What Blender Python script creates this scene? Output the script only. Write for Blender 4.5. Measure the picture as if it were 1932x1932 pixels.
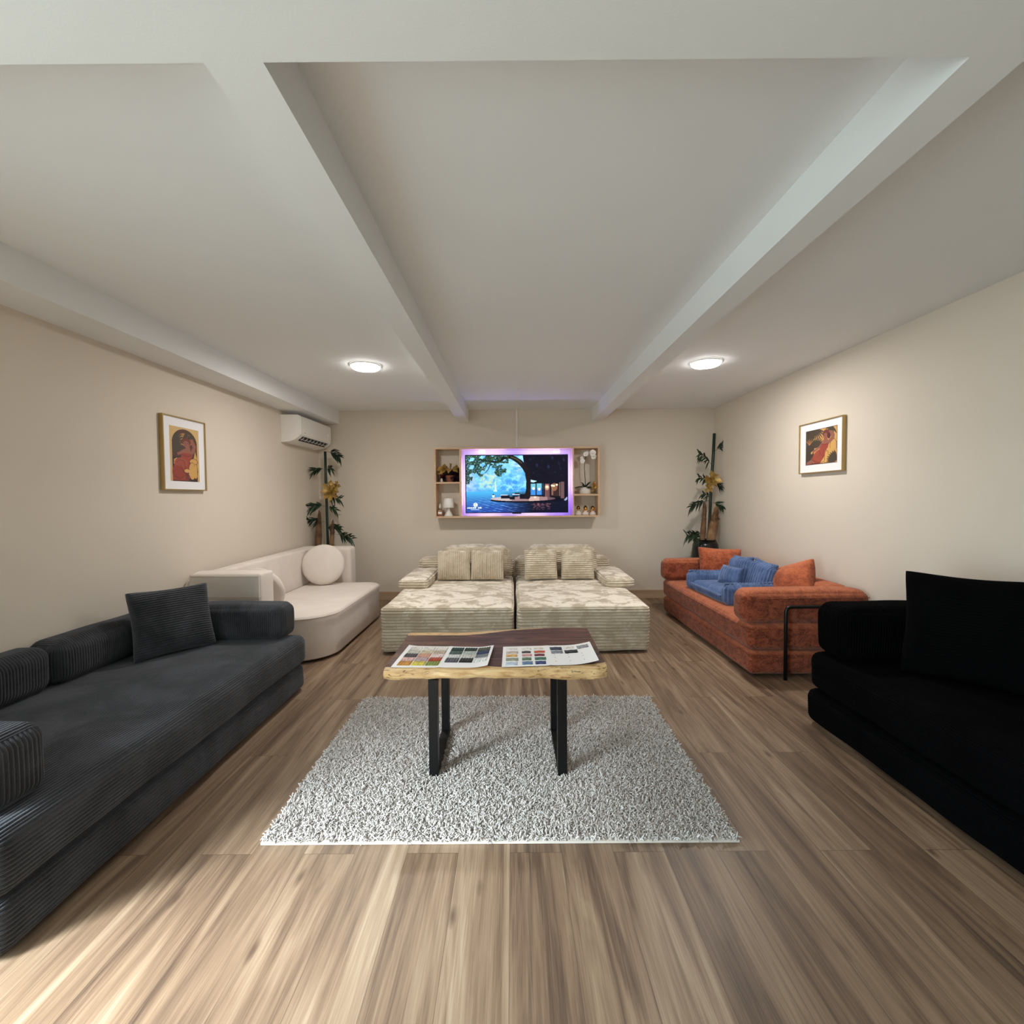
import bpy, bmesh, math, random
import numpy as np
from mathutils import Matrix, Vector
PI = math.pi
random.seed(7); RNG = np.random.default_rng(7)
SC = bpy.context.scene
COL = SC.collection
for o in list(bpy.data.objects): bpy.data.objects.remove(o, do_unlink=True)

# ------------------------------------------------------------------ camera
FPX, PITCH, YAW, ROLL, EYE = 850.0, 0.0317, -0.0006, 0.0075, 1.34
cd = bpy.data.cameras.new('camera'); cam = bpy.data.objects.new('camera', cd); COL.objects.link(cam)
cd.sensor_fit = 'HORIZONTAL'; cd.sensor_width = 36.0; cd.lens = 36.0 * FPX / 1932.0
cd.clip_start = 0.02; cd.clip_end = 200
cam.matrix_world = (Matrix.Translation((0, 0, EYE)) @ Matrix.Rotation(-YAW, 4, 'Z')
                    @ Matrix.Rotation(PI/2 - PITCH, 4, 'X') @ Matrix.Rotation(-ROLL, 4, 'Z'))
SC.camera = cam

# ------------------------------------------------------------------ world, light, exposure
SKY = 19.0; LAMP = 22.0; LED = 20.0; SCREEN = 1.35; SUN = 31.0
w = bpy.data.worlds.new('daylight'); SC.world = w; w.use_nodes = True
bg = w.node_tree.nodes['Background']; bg.inputs[1].default_value = SKY
_n, _l = w.node_tree.nodes, w.node_tree.links
_tc = _n.new('ShaderNodeTexCoord'); _sx = _n.new('ShaderNodeSeparateXYZ'); _rp = _n.new('ShaderNodeValToRGB')
_l.new(_tc.outputs['Generated'], _sx.inputs[0]); _mr = _n.new('ShaderNodeMapRange'); _mr.inputs[1].default_value = -0.12; _mr.inputs[2].default_value = 0.35
_l.new(_sx.outputs[2], _mr.inputs[0]); _l.new(_mr.outputs[0], _rp.inputs[0]); _l.new(_rp.outputs[0], bg.inputs[0])
_rp.color_ramp.elements[0].color = (0.25, 0.33, 0.34, 1); _rp.color_ramp.elements[1].color = (0.74, 0.90, 1.0, 1)   # ground outside, overcast sky
sl = bpy.data.lights.new('hazy_sun', 'SUN'); sl.energy = SUN; sl.angle = math.radians(26); sl.color = (0.84, 0.94, 1.0)
so = bpy.data.objects.new('hazy_sun', sl); COL.objects.link(so)
so.rotation_euler = Vector((0.74*0.79, 0.67*0.79, -0.62)).to_track_quat('-Z', 'Y').to_euler()
# daylight reaches the room through the glazed door in the left wall, beside and behind the camera
WY0, WY1, WZ1 = -1.75, 0.35, 2.12
pl = bpy.data.lights.new('door_portal', 'AREA'); pl.shape = 'RECTANGLE'; pl.size = WZ1; pl.size_y = WY1 - WY0
po = bpy.data.objects.new('door_portal', pl); COL.objects.link(po)
po.location = (-2.66, (WY0 + WY1)/2, WZ1/2); po.rotation_euler = (0, -PI/2, 0)
pl.cycles.is_portal = True
vs = SC.view_settings
vs.view_transform = 'Standard'; vs.look = 'None'; vs.exposure = 0.0; vs.gamma = 1.0; vs.use_curve_mapping = False
SC.cycles.max_bounces = 10; SC.cycles.diffuse_bounces = 7; SC.cycles.glossy_bounces = 4
SC.cycles.sample_clamp_indirect = 8.0
SC.cycles.use_denoising = True

# ------------------------------------------------------------------ helpers
def s2l(c):
    return tuple(((v/255.0)/12.92 if v/255.0 <= 0.04045 else ((v/255.0+0.055)/1.055)**2.4) for v in c)

class NT:
    def __init__(s, name):
        s.m = bpy.data.materials.new(name); s.m.use_nodes = True
        s.n = s.m.node_tree.nodes; s.l = s.m.node_tree.links
        s.b = s.n['Principled BSDF']
    def new(s, t, **kw):
        n = s.n.new(t)
        for k, v in kw.items(): setattr(n, k, v)
        return n
    def put(s, sock, v):
        if isinstance(v, bpy.types.NodeSocket): s.l.new(v, sock)
        else: sock.default_value = v
    def math(s, op, a, b=0.0, c=0.0):
        n = s.new('ShaderNodeMath', operation=op)
        s.put(n.inputs[0], a); s.put(n.inputs[1], b); s.put(n.inputs[2], c)
        return n.outputs[0]
    def mix(s, f, a, b, mode='MIX'):
        n = s.new('ShaderNodeMix', data_type='RGBA', blend_type=mode)
        s.put(n.inputs[0], f); s.put(n.inputs[6], a if not isinstance(a, tuple) else (*a, 1)[:4]); s.put(n.inputs[7], b if not isinstance(b, tuple) else (*b, 1)[:4])
        return n.outputs[2]
    def coord(s, kind='Object', scale=(1, 1, 1), loc=(0, 0, 0)):
        t = s.new('ShaderNodeTexCoord'); mp = s.new('ShaderNodeMapping')
        mp.inputs['Scale'].default_value = scale; mp.inputs['Location'].default_value = loc
        s.l.new(t.outputs[kind], mp.inputs['Vector']); return mp.outputs[0]
    def noise(s, vec, scale, detail=3.0, rough=0.5, dist=0.0):
        n = s.new('ShaderNodeTexNoise')
        s.put(n.inputs['Vector'], vec); n.inputs['Scale'].default_value = scale
        n.inputs['Detail'].default_value = detail; n.inputs['Roughness'].default_value = rough; n.inputs['Distortion'].default_value = dist
        return n.outputs['Fac']
    def ramp(s, f, stops):
        r = s.new('ShaderNodeValToRGB'); e = r.color_ramp.elements
        while len(e) < len(stops): e.new(0.5)
        for k, (p, c) in enumerate(stops):
            e[k].position = p; e[k].color = (*c, 1) if len(c) == 3 else c
        s.put(r.inputs[0], f); return r.outputs[0]
    def bump(s, h, strength=0.3, dist=0.01):
        b = s.new('ShaderNodeBump'); b.inputs['Strength'].default_value = strength; b.inputs['Distance'].default_value = dist
        s.put(b.inputs['Height'], h); s.l.new(b.outputs[0], s.b.inputs['Normal'])
    def done(s, color=None, rough=0.6, metal=0.0, sheen=0.0, spec=0.5, sheen_rough=0.5, sheen_tint=None, coat=0.0):
        b = s.b
        if color is not None: s.put(b.inputs['Base Color'], color if isinstance(color, bpy.types.NodeSocket) else (*color, 1))
        s.put(b.inputs['Roughness'], rough); b.inputs['Metallic'].default_value = metal
        b.inputs['Specular IOR Level'].default_value = spec
        b.inputs['Sheen Weight'].default_value = sheen; b.inputs['Sheen Roughness'].default_value = sheen_rough
        b.inputs['Coat Weight'].default_value = coat
        if sheen_tint: b.inputs['Sheen Tint'].default_value = (*sheen_tint, 1)
        return s.m

def plain(name, rgb, rough=0.5, metal=0.0, var=0.08, scale=20.0, spec=0.5, bump=0.0, coat=0.0):
    t = NT(name); c = s2l(rgb); v = t.coord()
    n = t.noise(v, scale, 4)
    col = t.mix(n, tuple(x*(1-var) for x in c), tuple(min(1, x*(1+var)) for x in c))
    if bump: t.bump(n, bump, 0.004)
    return t.done(col, rough, metal, spec=spec, coat=coat)

def fabric(name, dark, light, scale=6.0, detail=5.0, lo=0.35, hi=0.65, rough=0.9, sheen=0.3, fine=260.0, bump=0.25, stretch=(1, 1, 1), tint=None, sheen_rough=0.5, bdist=0.004):
    t = NT(name); v = t.coord(scale=stretch); v2 = t.coord()
    n = t.noise(v, scale, detail, 0.62, 0.4)
    f = t.noise(v2, fine, 2)
    col = t.ramp(n, [(lo, s2l(dark)), (hi, s2l(light))])
    col = t.mix(0.22, col, t.ramp(f, [(0.3, (0, 0, 0)), (0.7, (1, 1, 1))]), 'SOFT_LIGHT')
    t.bump(f, bump, bdist)
    return t.done(col, rough, 0, sheen, spec=0.15 if sheen else 0.05, sheen_tint=tint, sheen_rough=sheen_rough)

def emit(name, rgb, strength, lin=False):
    m = bpy.data.materials.new(name); m.use_nodes = True; nt = m.node_tree; nt.nodes.clear()
    e = nt.nodes.new('ShaderNodeEmission'); o = nt.nodes.new('ShaderNodeOutputMaterial')
    e.inputs[0].default_value = (*(rgb if lin else s2l(rgb)), 1); e.inputs[1].default_value = strength
    nt.links.new(e.outputs[0], o.inputs[0]); return m

# mesh container ------------------------------------------------------
class MB:
    def __init__(s): s.v = []; s.f = []; s.mi = []; s.n = 0
    def add(s, v, f, mi=0):
        v = np.asarray(v, float).reshape(-1, 3); s.v.append(v)
        for q in f: s.f.append(tuple(int(i) + s.n for i in q)); s.mi.append(mi)
        s.n += len(v); return s
    def verts(s): return np.concatenate(s.v)
    def xf(s, M):
        A = np.array(M); V = s.verts(); s.v = [V @ A[:3, :3].T + A[:3, 3]]; return s
    def join(s, o, mi=None):
        off = s.n; s.v.append(o.verts()); s.n += o.n
        for q, m in zip(o.f, o.mi): s.f.append(tuple(i + off for i in q)); s.mi.append(m if mi is None else mi)
        return s

def setp(o, label=None, cat=None, group=None, kind=None):
    if label: o['label'] = label
    if cat: o['category'] = cat
    if group: o['group'] = group
    if kind: o['kind'] = kind
    return o

def root(name, loc, label, cat, group=None):
    o = bpy.data.objects.new(name, None); COL.objects.link(o); o.location = loc; o.empty_display_size = 0.05
    return setp(o, label, cat, group)

def rloc(p):
    while p.parent: p = p.parent
    return np.array(p.location)

def build(name, mb, mats, parent=None, smooth=True, label=None, local=False, loc=None, auto=None, keep=None):
    """vertices are in world space; a part is stored relative to its thing's base"""
    V = mb.verts()
    if keep is not None: V = np.clip(V, np.array(keep[0]), np.array(keep[1]))      # foliage bends where it meets a wall or board
    if parent is not None and not local: V = V - rloc(parent)
    if parent is None and loc is not None: V = V - np.array(loc)
    me = bpy.data.meshes.new(name); me.from_pydata([tuple(p) for p in V], [], mb.f); me.validate()
    mats = mats if isinstance(mats, (list, tuple)) else [mats]
    for m in mats: me.materials.append(m)
    if len(mats) > 1 and len(me.polygons) == len(mb.mi): me.polygons.foreach_set('material_index', mb.mi)
    if smooth:
        me.polygons.foreach_set('use_smooth', [True]*len(me.polygons))
        if auto:
            try: me.set_sharp_from_angle(angle=math.radians(auto))
            except Exception: pass
    me.update()
    o = bpy.data.objects.new(name, me); COL.objects.link(o)
    if parent is not None: o.parent = parent
    elif loc is not None: o.location = loc
    if label: o['label'] = label
    return o

def top(name, mb, mats, loc, label, cat, group=None, **kw):
    o = build(name, mb, mats, None, loc=loc, **kw); return setp(o, label, cat, group)

def struct(name, mb, m, smooth=False):
    o = build(name, mb, m, None, smooth=smooth); o['kind'] = 'structure'; return o

BOXF = [(0, 3, 2, 1), (4, 5, 6, 7), (0, 1, 5, 4), (1, 2, 6, 5), (2, 3, 7, 6), (3, 0, 4, 7)]
def box(x0, x1, y0, y1, z0, z1, mb=None, mi=0):
    mb = mb or MB()
    v = [(x0, y0, z0), (x1, y0, z0), (x1, y1, z0), (x0, y1, z0), (x0, y0, z1), (x1, y0, z1), (x1, y1, z1), (x0, y1, z1)]
    return mb.add(v, BOXF, mi)

def axis_coords(a, b, r, n):
    c = list(np.linspace(a, b, n + 1))
    if r > 0: c += [a + r*t for t in (.12, .3, .55, 1)] + [b - r*t for t in (.12, .3, .55, 1)]
    c = sorted(c); out = [c[0]]
    for t in c[1:]:
        if t - out[-1] > min(0.0012, (b - a)/n*0.3): out.append(t)
    out[-1] = b; return np.array(out)

def ridge(u, pitch, sharp=0.8):
    return np.abs(np.sin(PI*u/pitch))**sharp - 0.75

def wobble(P, s, seed):
    a = seed*1.7
    return (np.sin(P[:, 0]*9*s + a) * np.cos(P[:, 1]*7*s + 1.3*a) + np.sin(P[:, 2]*11*s + 2.1*a + P[:, 0]*4*s) + np.sin((P[:, 0] + P[:, 1])*17*s + a)*0.5) / 2.5

def softbox(lo, hi, r, seg=(8, 8, 8), ribs=None, pitch=0.03, amp=0.0, puff=(0, 0, 0), wob=0.0, seed=1, jit=0.0):
    """rounded upholstery block on an adaptive grid; ribs maps a face id to a function giving the rib coordinate"""
    lo = np.array(lo, float); hi = np.array(hi, float); mid = (lo + hi)/2; half = (hi - lo)/2
    r = min(r, half.min()*0.98)
    C = [axis_coords(lo[i], hi[i], r, seg[i]) for i in range(3)]
    Q = []; U = []; F = []; off = 0
    for a in range(3):
        b, c = (a + 1) % 3, (a + 2) % 3
        for sgn in (1, -1):
            B, Cc = np.meshgrid(C[b], C[c], indexing='ij')
            q = np.zeros(B.shape + (3,)); q[..., a] = hi[a] if sgn > 0 else lo[a]; q[..., b] = B; q[..., c] = Cc
            nb, nc = B.shape; q = q.reshape(-1, 3)
            idx = np.arange(nb*nc).reshape(nb, nc) + off
            f = np.stack([idx[:-1, :-1], idx[1:, :-1], idx[1:, 1:], idx[:-1, 1:]], -1).reshape(-1, 4)
            if sgn < 0: f = f[:, ::-1]
            fid = ('+' if sgn > 0 else '-') + 'xyz'[a]
            if ribs and fid in ribs and ribs[fid] is not None: u = ribs[fid](q)
            else: u = np.full(len(q), np.nan)
            Q.append(q); U.append(u); F.append(f); off += len(q)
    Q = np.concatenate(Q); U = np.concatenate(U); F = np.concatenate(F)
    inn = np.clip(Q, lo + r, hi - r); d = Q - inn; L = np.linalg.norm(d, axis=1, keepdims=True); n = d/np.maximum(L, 1e-9)
    P = inn + n*r
    if amp:
        h = np.where(np.isnan(U), 0.0, ridge(np.nan_to_num(U), pitch)*amp)
        if jit: h = h * (1 + jit*wobble(Q, 3.0, seed + 5))
        P = P + n*h[:, None]
    t = (Q - mid)/half; e = np.clip(1 - t**2, 0, 1)
    for a in range(3):
        b, c = (a + 1) % 3, (a + 2) % 3
        P[:, a] += n[:, a]*np.abs(n[:, a])*puff[a]*np.sqrt(e[:, b]*e[:, c])
    if wob: P = P + n*(wobble(Q, 1.0, seed)*wob)[:, None]
    key = np.round(Q*1e5).astype(np.int64); _, first, inv = np.unique(key, axis=0, return_index=True, return_inverse=True)
    inv = inv.reshape(-1)
    mb = MB(); mb.v = [P[first]]; mb.n = len(first); F = inv[F]; mb.f = [tuple(x) for x in F.tolist()]; mb.mi = [0]*len(F)
    return mb

def pillow(wd, ht, th, n=28, ribs=None, pitch=0.03, amp=0.0, seed=1, ear=0.085, edge=0.007, wob=0.006):
    """scatter cushion: local x = width, z = height (base at 0), front faces -y"""
    def grid(nu, nv, sgn):
        sp = lambda k: .65*np.linspace(-1, 1, k) + .35*np.sin(np.linspace(-1, 1, k)*PI/2)
        u = sp(nu)*.9995; v = sp(nv)*.9995
        Ug, Vg = np.meshgrid(u, v, indexing='ij')
        prof = (np.clip(1 - np.abs(Ug)**2.2, 0, 1)*np.clip(1 - np.abs(Vg)**2.2, 0, 1))**0.42
        x = wd/2*Ug*(1 - ear*(1 - Vg**2)*np.abs(Ug)); z = ht/2*Vg*(1 - ear*(1 - Ug**2)*np.abs(Vg))
        y = -sgn*(prof*th/2 + edge)
        cr = 1 - .036*(np.abs(Ug)*np.abs(Vg))**5; x = x*cr; z = z*cr
        P = np.stack([x, y, z], -1).reshape(-1, 3)
        y2 = P[:, 1] - sgn*wobble(P*1.8, 1.0, seed + (0 if sgn > 0 else 3))*wob*prof.reshape(-1)
        if ribs is not None:
            c = P[:, 2] if ribs == 'h' else P[:, 0]
            y2 = y2 - sgn*ridge(c, pitch, .5)*amp*np.clip(prof.reshape(-1)*2, 0.3, 1)
        P[:, 1] = y2; P[:, 2] += ht/2
        return P
    nu = nv = n
    if ribs == 'h': nv = int(ht/pitch*9)
    if ribs == 'v': nu = int(wd/pitch*9)
    mb = MB()
    idx = np.arange(nu*nv).reshape(nu, nv)
    f = np.stack([idx[:-1, :-1], idx[1:, :-1], idx[1:, 1:], idx[:-1, 1:]], -1).reshape(-1, 4)
    mb.add(grid(nu, nv, 1), f.tolist()); mb.add(grid(nu, nv, -1), f[:, ::-1].tolist())
    k = nu*nv; loop = list(idx[:, 0]) + list(idx[-1, 1:]) + list(idx[-2::-1, -1]) + list(idx[0, -2:0:-1])
    for i in range(len(loop)):
        a, b = loop[i], loop[(i + 1) % len(loop)]
        mb.f.append((int(a), int(a + k), int(b + k), int(b))); mb.mi.append(0)
    return mb

def lathe(prof, n=32, centre=(0, 0, 0), caps=True):
    prof = np.array(prof, float); a = np.arange(n)*2*PI/n; m = len(prof)
    V = np.stack([np.outer(prof[:, 0], np.cos(a)), np.outer(prof[:, 0], np.sin(a)), np.repeat(prof[:, 1:2], n, 1)], -1).reshape(-1, 3) + np.array(centre)
    F = []
    for i in range(m - 1):
        for j in range(n):
            k = (j + 1) % n; F.append((i*n + j, i*n + k, (i + 1)*n + k, (i + 1)*n + j))
    if caps:
        F.append(tuple(range(n))[::-1]); F.append(tuple((m - 1)*n + j for j in range(n)))
    return MB().add(V, F)

def tube(path, r, n=10, mb=None, caps=True, mi=0):
    P = np.array(path, float); m = len(P); R = np.full(m, r) if np.isscalar(r) else np.array(r, float)
    T = np.gradient(P, axis=0); T /= np.linalg.norm(T, axis=1, keepdims=True) + 1e-12
    up = np.array([0, 0, 1.0]) if abs(T[0][2]) < 0.9 else np.array([1.0, 0, 0])
    a = np.arange(n)*2*PI/n; V = []
    for i in range(m):
        s = np.cross(T[i], up); s /= np.linalg.norm(s) + 1e-12; up = np.cross(s, T[i]); up /= np.linalg.norm(up) + 1e-12
        V.append(P[i] + R[i]*(np.outer(np.cos(a), s) + np.outer(np.sin(a), up)))
    V = np.concatenate(V); F = []
    for i in range(m - 1):
        for j in range(n):
            k = (j + 1) % n; F.append((i*n + j, i*n + k, (i + 1)*n + k, (i + 1)*n + j))
    if caps: F.append(tuple(range(n))[::-1]); F.append(tuple((m - 1)*n + j for j in range(n)))
    mb = mb or MB(); return mb.add(V, F, mi)

def corner_path(pts, rad, n=6):
    pts = [np.array(p, float) for p in pts]; out = [pts[0]]
    for i in range(1, len(pts) - 1):
        a, b, c = pts[i-1], pts[i], pts[i+1]; d1 = (a - b)/np.linalg.norm(a - b); d2 = (c - b)/np.linalg.norm(c - b)
        p1, p2 = b + d1*rad, b + d2*rad
        for t in np.linspace(0, 1, n): out.append((1-t)**2*p1 + 2*t*(1-t)*b + t*t*p2)
    out.append(pts[-1]); return out

def prism(outline, z0, z1, r=0.02, steps=5, rb=None):
    """extruded outline (counter-clockwise) with rounded top and bottom rims"""
    O = np.array(outline, float); k = len(O)
    T = np.roll(O, -1, 0) - np.roll(O, 1, 0); T /= np.linalg.norm(T, axis=1, keepdims=True); N = np.stack([T[:, 1], -T[:, 0]], -1)
    rb = r if rb is None else rb; rings = []
    for t in np.linspace(0, PI/2, steps): rings.append((rb*(1 - math.sin(t)), z0 + rb*(1 - math.cos(t))))
    for t in np.linspace(0, PI/2, steps): rings.append((r*(1 - math.cos(t)), z1 - r*(1 - math.sin(t))))
    V = []; F = []
    for ins, z in rings: V.append(np.column_stack([O - N*ins, np.full(k, z)]))
    V = np.concatenate(V); m = len(rings)
    for i in range(m - 1):
        for j in range(k):
            q = (j + 1) % k; F.append((i*k + j, i*k + q, (i + 1)*k + q, (i + 1)*k + j))
    F.append(tuple(range(k))[::-1]); F.append(tuple((m - 1)*k + j for j in range(k)))
    return MB().add(V, F)

def round_rect(x0, x1, y0, y1, rads, n=10):
    """rads for corners (x0,y0) (x1,y0) (x1,y1) (x0,y1)"""
    out = []
    for (cx, cy, a0), r in zip([(x0, y0, PI), (x1, y0, 1.5*PI), (x1, y1, 0), (x0, y1, .5*PI)], rads):
        sx = 1 if cx == x0 else -1; sy = 1 if cy == y0 else -1
        for t in np.linspace(0, PI/2, n): out.append((cx + sx*r + r*math.cos(a0 + t), cy + sy*r + r*math.sin(a0 + t)))
    return out

def place(p, yaw=0.0, lean=0.0, roll=0.0):
    """pillow placement: roll in its own plane, lean back (top goes to local +y), then turn"""
    return Matrix.Translation(p) @ Matrix.Rotation(yaw, 4, 'Z') @ Matrix.Rotation(-lean, 4, 'X') @ Matrix.Rotation(roll, 4, 'Y')

# painted pictures (screen image, art prints): colour per vertex on a flat grid ------------------------
class Paint:
    def __init__(s, nx, ny, rgb, asp=1.0):
        s.nx, s.ny, s.asp = nx, ny, asp
        s.u, s.v = np.meshgrid((np.arange(nx) + .5)/nx, (np.arange(ny) + .5)/ny, indexing='ij')
        s.c = np.zeros((nx, ny, 3)); s.c[:] = rgb
    def fill(s, mask, rgb, a=1.0):
        m = (mask*a)[..., None] if mask.dtype != bool else np.where(mask, a, 0.0)[..., None]
        s.c = s.c*(1 - m) + np.array(rgb, float)*m
    def poly(s, pts, rgb=None, a=1.0):
        ins = np.zeros(s.u.shape, bool); n = len(pts)
        for i in range(n):
            (x1, y1), (x2, y2) = pts[i], pts[(i + 1) % n]
            if y1 == y2: continue
            c = ((y1 > s.v) != (y2 > s.v)) & (s.u < (x2 - x1)*(s.v - y1)/(y2 - y1) + x1); ins ^= c
        if rgb is not None: s.fill(ins, rgb, a)
        return ins
    def ell(s, cx, cy, rx, ry, rgb=None, a=1.0, rot=0.0):
        dx, dy = (s.u - cx)*s.asp, s.v - cy; c, q = math.cos(rot), math.sin(rot)
        X, Y = dx*c + dy*q, -dx*q + dy*c
        m = (X/(rx*s.asp))**2 + (Y/ry)**2 < 1
        if rgb is not None: s.fill(m, rgb, a)
        return m
    def stroke(s, pts, widths, rgb, a=1.0):
        m = np.zeros(s.u.shape, bool)
        for i in range(len(pts) - 1):
            (x1, y1), (x2, y2) = pts[i], pts[i + 1]; ax, bx = x1*s.asp, x2*s.asp
            L = (bx - ax)**2 + (y2 - y1)**2 + 1e-12
            t = np.clip(((s.u*s.asp - ax)*(bx - ax) + (s.v - y1)*(y2 - y1))/L, 0, 1)
            d = np.hypot(s.u*s.asp - ax - t*(bx - ax), s.v - y1 - t*(y2 - y1))
            wv = widths[i] + (widths[i + 1] - widths[i])*t if hasattr(widths, '__len__') else widths
            m |= d < wv
        s.fill(m, rgb, a); return m
    def mesh(s, name, P00, PU, PV, mat, parent):
        """corner P00 is the top left; PU and PV run along the picture's width and downwards"""
        P00, PU, PV = map(np.array, (P00, PU, PV)); nx, ny = s.nx, s.ny
        a = np.arange(nx + 1)/nx; b = np.arange(ny + 1)/ny
        V = (P00 + a[:, None, None]*PU + b[None, :, None]*PV).reshape(-1, 3)
        idx = np.arange((nx + 1)*(ny + 1)).reshape(nx + 1, ny + 1)
        F = np.stack([idx[:-1, :-1], idx[:-1, 1:], idx[1:, 1:], idx[1:, :-1]], -1).reshape(-1, 4)
        mb = MB(); mb.v = [V]; mb.n = len(V); mb.f = [tuple(x) for x in F.tolist()]; mb.mi = [0]*len(F)
        o = build(name, mb, mat, parent, smooth=False); me = o.data
        c = np.clip(s.c.reshape(-1, 3)/255.0, 0, 1); lin = np.where(c <= 0.04045, c/12.92, ((c + .055)/1.055)**2.4)
        rgba = np.ones((len(F), 4, 4)); rgba[..., :3] = lin[:, None, :]
        at = me.color_attributes.new('picture', 'FLOAT_COLOR', 'CORNER'); at.data.foreach_set('color', rgba.reshape(-1))
        return o

def picture_material(name, emission=0.0, rough=0.5):
    t = NT(name); a = t.new('ShaderNodeVertexColor', layer_name='picture')
    if emission:
        t.l.new(a.outputs[0], t.b.inputs['Emission Color']); t.b.inputs['Emission Strength'].default_value = emission
        return t.done((0.004, 0.004, 0.006), 0.35, spec=0.12)
    return t.done(a.outputs[0], rough)

# ------------------------------------------------------------------ materials of the room
def floor_material():
    t = NT('oak_laminate'); tc = t.new('ShaderNodeTexCoord'); sx = t.new('ShaderNodeSeparateXYZ'); t.l.new(tc.outputs['Object'], sx.inputs[0])
    X, Y = sx.outputs[0], sx.outputs[1]
    PW, PL = 0.195, 1.31
    px = t.math('DIVIDE', t.math('ADD', X, 0.018), PW); ix = t.math('FLOOR', px); fx = t.math('SUBTRACT', px, ix)
    par = t.math('MODULO', t.math('ADD', ix, 40.0), 2.0)
    py = t.math('DIVIDE', t.math('ADD', t.math('ADD', Y, 0.96), t.math('MULTIPLY', par, 0.5*PL)), PL); iy = t.math('FLOOR', py); fy = t.math('SUBTRACT', py, iy)
    pid = t.math('ADD', ix, t.math('MULTIPLY', iy, 37.13))
    wn = t.new('ShaderNodeTexWhiteNoise', noise_dimensions='1D'); t.l.new(pid, wn.inputs['W']); rnd = wn.outputs['Value']
    def vec(a, b, k):
        c = t.new('ShaderNodeCombineXYZ')
        t.put(c.inputs[0], t.math('ADD', t.math('MULTIPLY', X, a), t.math('MULTIPLY', rnd, 23.0*k)))
        t.put(c.inputs[1], t.math('ADD', t.math('MULTIPLY', Y, b), t.math('MULTIPLY', rnd, 51.0*k)))
        t.put(c.inputs[2], t.math('MULTIPLY', rnd, 9.0)); return c.outputs[0]
    broad = t.noise(vec(11.0, 0.8, 1.0), 1.0, 4, 0.58, 1.1)
    streak = t.noise(vec(42.0, 1.5, 2.0), 1.0, 5, 0.62, 0.8)
    fib = t.noise(vec(230.0, 5.0, 3.0), 1.0, 3, 0.6)
    st = t.ramp(streak, [(0.30, (0, 0, 0)), (0.66, (1, 1, 1))])
    val = t.math('ADD', t.math('MULTIPLY', broad, 0.95), t.math('MULTIPLY', t.math('SUBTRACT', st, 0.60), 0.14))
    val = t.math('ADD', val, t.math('MULTIPLY', t.math('SUBTRACT', fib, 0.5), 0.34))
    val = t.math('ADD', val, t.math('MULTIPLY', t.math('SUBTRACT', rnd, 0.5), 0.10))
    col = t.ramp(val, [(0.14, s2l((62, 48, 39))), (0.32, s2l((100, 80, 64))), (0.46, s2l((127, 104, 83))), (0.61, s2l((149, 127, 104))), (0.82, s2l((176, 157, 134)))])
    vo = t.new('ShaderNodeTexVoronoi'); vo.inputs['Scale'].default_value = 1.0; vo.inputs['Randomness'].default_value = 1.0
    t.l.new(vec(7.0, 2.4, 1.0), vo.inputs['Vector'])
    knot = t.ramp(vo.outputs['Distance'], [(0.03, (1, 1, 1)), (0.12, (0, 0, 0))])
    col = t.mix(t.math('MULTIPLY', knot, 0.75), col, s2l((74, 56, 44)))
    ex = t.math('MINIMUM', fx, t.math('SUBTRACT', 1.0, fx)); ey = t.math('MINIMUM', fy, t.math('SUBTRACT', 1.0, fy))
    seam = t.math('MAXIMUM', t.math('LESS_THAN', ex, 0.0065), t.math('LESS_THAN', ey, 0.0012))
    col = t.mix(t.math('MULTIPLY', seam, 0.5), col, s2l((62, 48, 38)))
    t.bump(t.math('SUBTRACT', fib, t.math('MULTIPLY', seam, 0.8)), 0.10, 0.002)
    rg = t.math('ADD', 0.36, t.math('MULTIPLY', fib, 0.16))
    return t.done(col, rg, 0, spec=0.45)

def wall_material(name, rgb):
    t = NT(name); v = t.coord(); c = s2l(rgb)
    n = t.noise(v, 1.3, 3); f = t.noise(v, 170.0, 3, 0.6)
    col = t.mix(n, tuple(x*0.97 for x in c), tuple(min(1, x*1.03) for x in c))
    t.bump(f, 0.12, 0.002)
    return t.done(col, 0.85, spec=0.25)

M = {}
M['floor'] = floor_material()
M['wall'] = wall_material('cream_wall_paint', (217, 207, 193))
M['ceil'] = wall_material('white_ceiling_paint', (230, 232, 233))
def pine(name, a, b, sc=(3, 60, 60), rough=0.5):
    t = NT(name); v = t.coord(scale=sc); n = t.noise(v, 1.0, 5, 0.6, 0.6)
    return t.done(t.ramp(n, [(0.3, s2l(a)), (0.7, s2l(b))]), rough)
M['pine'] = pine('pale_pine', (192, 158, 126), (214, 184, 150))
M['skirt'] = pine('oak_skirting', (174, 150, 121), (198, 174, 144), (1.5, 40, 40))
M['white_plastic'] = plain('white_plastic', (232, 230, 226), 0.35, var=0.02)
M['black_metal'] = plain('black_powder_coat', (14, 14, 15), 0.42, 0.3, var=0.05)
M['gold'] = plain('brushed_gold', (176, 150, 98), 0.4, 0.6)
M['bright_gold'] = plain('polished_gold', (224, 176, 88), 0.16, 1.0, var=0.03)
M['grey_cord'] = fabric('charcoal_corduroy', (44, 45, 48), (65, 66, 71), 3.6, 6, 0.40, 0.60, 0.95, 0.3, 300, 0.2, tint=(0.85, 0.9, 1.0))
M['black_cord'] = fabric('black_corduroy', (3, 3, 4), (6, 6, 7), 3.0, 4, 0.35, 0.65, 0.95, 0.0, 300, 0.2)
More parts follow.
